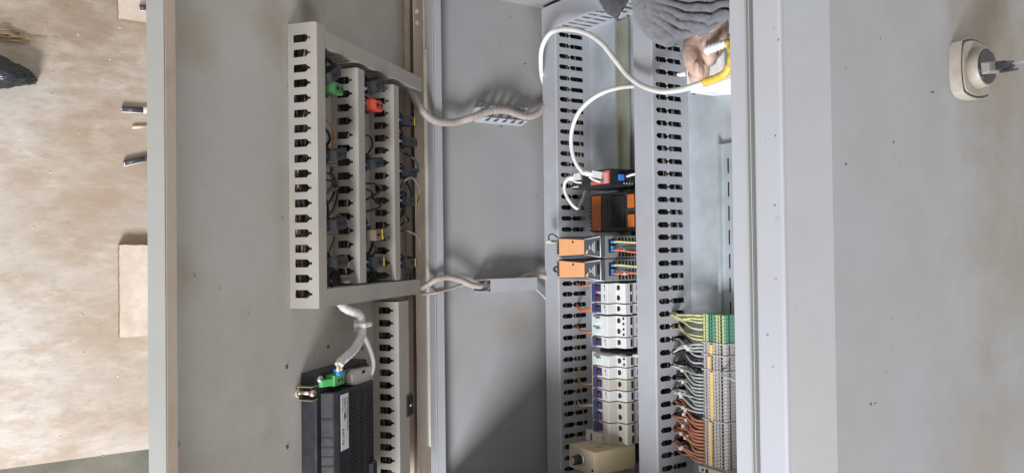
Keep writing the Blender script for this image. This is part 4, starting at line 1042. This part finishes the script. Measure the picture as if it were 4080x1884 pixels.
contact('black contact block at the top of the left column on the door, tilted', 1336, 298, C_, -.55)
contact('green contact block in the left column on the door', 1348, 352, M_greend, .0, bw=14, length=34)
contact('black contact block below the green one in the left column', 1358, 615, C_, -.22)
contact('black contact block with pale marks, second from the bottom of the left column', 1358, 892, C_, -.15, bw=15)
contact('black contact block at the bottom of the left column on the door', 1360, 1045, C_, 0)
contact('large black contact block at the top of the middle column, tilted', 1512, 338, C_, -.4, bw=17)
contact('red contact block in the middle column on the door', 1508, 420, M_red, 0, bw=14, length=35)
contact('black contact block below the red one in the middle column', 1510, 650, C_, -.2)
contact('brownish contact block with yellow tag, second from bottom of the middle column', 1512, 935, M_brn, -.08, True, bw=16)
contact('black contact block with yellow tag at the bottom of the middle column', 1518, 1042, C_, 0, True)
contact('black contact block with yellow tag at the top of the hinge column', 1642, 482, C_, -.05, True)
contact('black contact block second from the top in the hinge column', 1646, 566, C_, -.05)
contact('black contact block in the hinge column, third from its top', 1646, 686, C_, 0)
contact('black contact block with yellow tag in the hinge column under the cable arch', 1648, 802, C_, 0, True)
contact('black contact block with yellow tag at the bottom of the hinge column', 1646, 1046, C_, 0, True)
# loose jumper loops of the hinge column
def dloop(lab, pts, r=1.7, mt=M_wdark): wire('jumper_wire', [door(*pd(*p)) for p in pts], r, mt, lab, 'wire', 'jumper wires of the hinge column')
dloop('dark jumper wire from second to third block of the hinge column', [(1610, 612, 20), (1640, 625, 42), (1662, 650, 46), (1668, 685, 44)])
dloop('grey jumper wire arching to the fourth block of the hinge column', [(1596, 745, 20), (1615, 718, 40), (1640, 708, 46), (1665, 735, 48), (1674, 770, 46), (1668, 800, 44)], 1.7, M_wdgrey)
dloop('pale jumper wire arching down to the lowest block of the hinge column', [(1598, 920, 20), (1630, 922, 44), (1665, 945, 48), (1674, 990, 46), (1668, 1042, 44)], 1.3, M_wdgrey)
# tangled dark wiring between the door ducts
for sm_, y0_, y1_, lab in ((308, 320, 1080, 'left'), (200, 380, 1080, 'middle'), (85, 440, 1070, 'hinge side')):
    t = thing('wire_tangle', 'tangled dark wires behind the contact blocks of the %s column' % lab, 'wires', (sm_, pd(1400, y1_, 10).y, 2), None, WD); t['kind'] = 'stuff'
    bT_, bB_ = pd(1500, y0_, 15).y, pd(1500, y1_, 15).y
    for mt, cnt in ((M_wblk, 8), (M_wdgrey, 3), (M_wbrown, 1)):
        w = MB(WD)
        for k in range(cnt):
            b_ = random.uniform(bB_, bT_); ln = random.uniform(18, 60); s_ = sm_+random.uniform(-22, 26)
            w.tube([(sm_+38, b_+random.uniform(-8, 8), 26), (s_+14, b_, random.uniform(16, 34)), (s_, b_-ln*.3, random.uniform(14, 36)), (s_-4, b_-ln*.7, random.uniform(10, 30)), (s_+10, b_-ln, random.uniform(6, 22))], random.uniform(1.3, 2.0), 7, 5)
        w.build('wire_run', mt, t)
# dark sockets at the foot of the columns
for x, lab in ((1352, 'flat black socket at the foot of the left column'), (1510, 'flat black socket at the foot of the middle column')):
    p = pd(x, 1105, 14); o = thing('black_socket', lab, 'socket', (p.x, p.y, 0), 'black sockets', WD)
    MB(WD).box(p.x-42, p.x+42, p.y-18, p.y+10, .4, 12, 1).build('body', M_black, o); MB(WD).box(p.x-30, p.x+20, p.y-14, p.y-2, 12.02, 13, .3).build('cover', M_dgrey, o)
# lower single block beside the lower duct
p = pd(1636, 1612, 44)
o = thing('terminal_clip', 'small black double terminal beside the lower door duct', 'terminal', (p.x, p.y, 0), None, WD)
MB(WD).box(p.x-11, p.x+11, p.y-18, p.y+17, 26, 44, 1.5).build('body', M_dgrey, o)
MB(WD).box(p.x-8, p.x+8, p.y-16, p.y+15, .4, 25.9, 1).build('foot', M_black, o)
for q in (-10, 8): MB(WD).box(p.x-8, p.x+2, p.y+q-4, p.y+q+4, 44.02, 44.5).build('wire_hole', M_hole, o)
MB(WD).cyl((p.x+1, p.y, 44), (p.x+1, p.y, 46), 2.6, None, 10).build('screw', M_zinc, o)
wire('loose_wire', [door(p.x, p.y-18, 36), door(p.x, p.y-26, 36), door(p.x+1, p.y-36, 34), door(p.x+8, p.y-42, 30)], 2.0, M_wbrown, 'short brown wire under the small black double terminal', 'wire')

# ================================================================ DISPLAY HOUSING (back of operator panel)
hb = pd(1199, 1484, 0).y; B0 = -420.0
tB = pd(1330, 1566, 43).y
t = thing('operator_panel', 'black vented back of an operator panel mounted in the door', 'operator panel', (285, B0, 0), None, WD)
MB(WD).box(212, 349, B0, hb, .4, 24, 2.5, 2).build('lower_case', M_black, t)
MB(WD).prism([(226, 24.05), (230, 44), (326, 44), (334, 40), (340, 24.05)], 'sh', B0, tB, 1).build('upper_case', M_black, t)
k = 0; bb = tB-8
M_vent = M_hole
vr = 0
while bb > B0+6:
    for (s0, s1) in ((233, 253), (260, 274), (281, 299)):
        MB(WD).box(s0, s1, bb-2.0, bb, 44.02, 44.4).build('vent_slot', M_vent, t)
    vr += 1
    bb -= 5.6
bb = tB-34
while bb > B0+6:
    if not (vr and abs(bb-(tB-52)) < 6):
        sd = MB(WD); sd.prism([(338.2, 25.5), (340.1, 25.5), (334.85, 39), (333, 39)], 'sh', bb-2.4, bb); sd.build('side_rib', M_hole, t)
    bb -= 12.4
# label
l1 = pd(1352, 1575, 44).y; l0 = pd(1352, 1800, 44).y; ls0, ls1 = 302.5, 322
lab = MB(WD).box(ls0, ls1, l0, l1, 44.05, 44.45, 0).build('rating_label', M_label, t)
lab['label'] = 'silver rating label with small print'
def dtext(body, s, b, size, mt=M_ink):
    # print runs down the label
    xd = WD(s, b-10, 44.6)-WD(s, b, 44.6); yd = WD(s-10, b, 44.6)-WD(s, b, 44.6)
    text_mesh('print', body, size, mt, lab, WD(s, b, 44.5), xd, yd)
dtext('Human Machine Interface', 306.5, l1-5, .0044)
dtext('Power DC24V 0.5A', 310.5, l1-5, .0036)
dtext('10/100Base-T  RS232/485', 314, l1-5, .0030)
dtext('S/N 0017 2020', 318.5, l1-5, .0030)
dtext('EAC', 319, l1-46, .0065)
dtext('CE', 319, l1-60, .0065)
MB(WD).box(310, 314, l1-32, l1-27, 44.46, 44.6).build('print', M_ink, lab)
# clamp on the side
cp = pd(1238, 1572, 26); 
o = thing('panel_clamp', 'zinc mounting clamp with screw on the side of the black operator panel', 'clamp', (352, cp.y, 10), None, WD)
for (y0_, y1_, h0, h1) in ((cp.y+8, cp.y+9.5, 5.7, 26), (cp.y-9.5, cp.y-8, 5.7, 26), (cp.y-9.5, cp.y+9.5, 4, 5.6)):
    MB(WD).box(349.5, 362, y0_, y1_, h0, h1, .3).build('bracket', M_zinc, o)
MB(WD).cyl((356, cp.y, 20), (356, cp.y, 1), 2.6, None, 12).build('screw', M_zinc, o)
MB(WD).cyl((356, cp.y, 20.1), (356, cp.y, 26), 4.6, None, 14, .6).build('screw_head', M_zinc, o)
MB(WD).cyl((356, cp.y, 3), (356, cp.y, .2), 6.5, None, 16).build('screw_foot', M_lip, o)
for (x, y) in ((1274, 1510),):
    p = pd(x, y, 26); MB(WD).cyl((p.x, p.y, 24), (p.x, p.y, 29), 5, 4.5, 12, .8).build('case_screw', M_alu, t)
p = pd(1448, 1455, 18); MB(WD).cyl((p.x, p.y, 24), (p.x, p.y, 28), 4, 3.6, 12).build('case_screw', M_alu, t)
p = pd(1482, 1848, 46); MB(WD).box(p.x-10, p.x+6, B0+2, p.y+4, 24, 50, 2).build('corner_latch', M_black, t)
# green plug and grey hood
p = pd(1338, 1508, 34)
gk = thing('green_terminal_plug', 'bright green pluggable terminal on the black operator panel', 'connector', (p.x, p.y, 26), None, WD)
MB(WD).box(p.x-14, p.x+10, p.y-9, p.y+6, 24.1, 38, .8).build('body', M_green, gk)
MB(WD).prism([(p.x+10.1, 24.1), (p.x+27, 24.1), (p.x+27, 30), (p.x+10.1, 36)], 'sh', p.y-7, p.y+2, .4).build('flange', M_green, gk)
for q in range(3): MB(WD).box(p.x-12+5*q, p.x-8.6+5*q, p.y-9.4, p.y-9.02, 29, 33).build('wire_hole', M_hole, gk)
for q in range(2): MB(WD).cyl((p.x-9+8*q, p.y-2, 38), (p.x-9+8*q, p.y-2, 38.4), 2, None, 10).build('screw_hole', M_hole, gk)
fr_ = MB(WD).box(p.x-7, p.x+5, p.y+5, p.y+14, 33, 42, 1).build('wire_ferrule', M_lblue, gk)
gp_ = p
p = pd(1425, 1497, 34)
hd = thing('connector_hood', 'grey plastic connector hood beside the green plug on the operator panel', 'connector', (p.x, p.y, 24), None, WD)
MB(WD).prism([(p.x-33, p.y-7), (p.x-33, p.y+7), (p.x-26, p.y+10), (p.x+22, p.y+12), (p.x+30, p.y+7), (p.x+30, p.y-6), (p.x+20, p.y-10), (p.x-20, p.y-11)], 'sb', 25, 42, 2).build('shell', M_tgrey, hd)
MB(WD).box(p.x-34, p.x+31, p.y-12.5, p.y+12.5, 32.5, 33.5, .3).build('seam', M_dgrey, hd)
MB(WD).box(p.x-6, p.x+2, p.y+4, p.y+8, 42.02, 42.6).build('latch_slot', M_hole, hd)
hp = p
# cables from the cross duct to the plugs
sw = lambda pts: [Vector(door(*q)) if not isinstance(q, Vector) else q for q in pts]
Lw = [pd(1335, 1150, 12), pd(1352, 1200, 18), pd(1375, 1228, 26), pd(1405, 1242, 34), pd(1432, 1254, 38), pd(1442, 1290, 40), pd(1440, 1335, 42), pd(1415, 1385, 44), pd(1380, 1420, 46), pd(1357, 1440, 46), pd(1350, 1456, 46)]
lo = thing('display_loom', 'whitish spiral wrapped loom hanging from the cross duct to the green plug', 'cable', tuple(Lw[4]), None, WD)
MB().tube(sw([tuple(q) for q in Lw]), 6.2, 14, 24, spiral(6.2, 8, .45)).build('spiral_wrap', M_wrap, lo)
for k, mt in enumerate((M_wgy, M_wbrown, M_wcream)):
    e = Lw[-1]; MB(WD).tube([(e.x+2-2*k, e.y+3, 46), (e.x+3-4*k, e.y-5, 46), (gp_.x+4-4*k, gp_.y+12, 40)], 1.7, 8, 5).build('core_wire', mt, lo)
q = pd(1444, 1293, 40)
MB(WD).box(q.x-11, q.x+11, q.y-3, q.y+3, 32, 50, 1).build('cable_tie', M_cable, lo)
q2 = pd(1424, 1297, 20); MB(WD).box(q2.x-8, q2.x-2, q2.y-9, q2.y+9, 12, 20, .8).build('tie_base', M_cable, lo)
Lc = [pd(1440, 1330, 30), pd(1455, 1350, 32), pd(1475, 1400, 36), pd(1486, 1445, 40), pd(1480, 1480, 40), pd(1466, 1503, 36)]
wire('serial_cable', [door(*q) for q in Lc], 4.0, M_wrap, 'plain whitish cable curving from the loom into the grey connector hood', 'cable', None, W, 12)

# ================================================================ MAIN ISOLATOR on the desk top
kx = pa(3782, 275, DT)
sb1 = pa(3782, 165, DT).y+3; sb0 = pa(3782, 378, DT).y-3
sc0 = kx.z-60; sc1 = kx.z
t = thing('isolator_switch', 'dusty beige rotary main switch with black handle on the desk top', 'switch', (DT, (sb0+sb1)/2, (sc0+sc1)/2))
mb_, mc_ = (sb0+sb1)/2, (sc0+sc1)/2; hb_, hc_ = (sb1-sb0)/2, (sc1-sc0)/2
def rsq(k, bulge=.16, n=10):
    P = []
    for (x0, y0, x1, y1) in ((-1, -1, 1, -1), (1, -1, 1, 1), (1, 1, -1, 1), (-1, 1, -1, -1)):
        for i in range(n):
            u = i/n; x = x0+(x1-x0)*u; y = y0+(y1-y0)*u; g = bulge*4*u*(1-u)
            nx, ny = (y1-y0)/2, -(x1-x0)/2
            P.append((x+nx*g, y+ny*g))
    return [(mb_+p[0]*hb_*.88*k, mc_+p[1]*hc_*.88*k) for p in P]
MB().prism(rsq(1), 'bc', DT+.1, DT+12.6, 1.2).build('base_plate', M_swb, t)
MB().prism(rsq(.9), 'bc', DT+12.62, DT+14.4, .6).build('face_ring', M_swb, t)
MB().prism(rsq(.97), 'bc', DT+11.6, DT+12.615).build('dark_gap', M_dgrey, t)
MB().cyl((DT+14, mb_, mc_), (DT+24.5, mb_, mc_), 23, 20.5, 40, 1.5).build('knob_body', M_swb, t)
kn = MB(); kn.cyl((DT+20, mb_, mc_), (DT+25.8, mb_, mc_), 19.6, 18.8, 36, 1); kn.build('knob_core', M_swk, t)
ba = MB(); rot = math.radians(8)
ba.prism([(-7.0, 25.9), (-5.5, 34.5), (5.5, 34.5), (7.0, 25.9)], 'ba', -18.5, 17.5, 1.4)
def rotk(mbx):
    for v in mbx.bm.verts:
        a_, b_, c_ = v.co; v.co = Vector((DT+a_, mb_-2+b_*math.cos(rot)-c_*math.sin(rot), mc_+b_*math.sin(rot)+c_*math.cos(rot)))
    return mbx
rotk(ba).build('handle', M_swd, t)
la = MB(); la.prism([(-4.5, 34.6), (-3.5, 46), (4, 46), (5, 34.6)], 'ba', -15, 4, 1); rotk(la).build('lock_tab', M_swk, t)
lb = MB(); lb.box(36, 50, -7.5, -4.8, -12, 0, .5); rotk(lb).build('lock_tongue', M_swk, t)
lc = MB(); lc.box(46.1, 56, -1.2, 1.4, -12, -5, .4); rotk(lc).build('lock_blade', M_alu, t)
ls = MB(); ls.cyl((40, 4.6, -4), (40, 5.4, -4), 1.6, None, 10); rotk(ls).build('rivet', M_alu, t)
for o in bpy.data.objects:
    if '_o' in o: del o['_o']
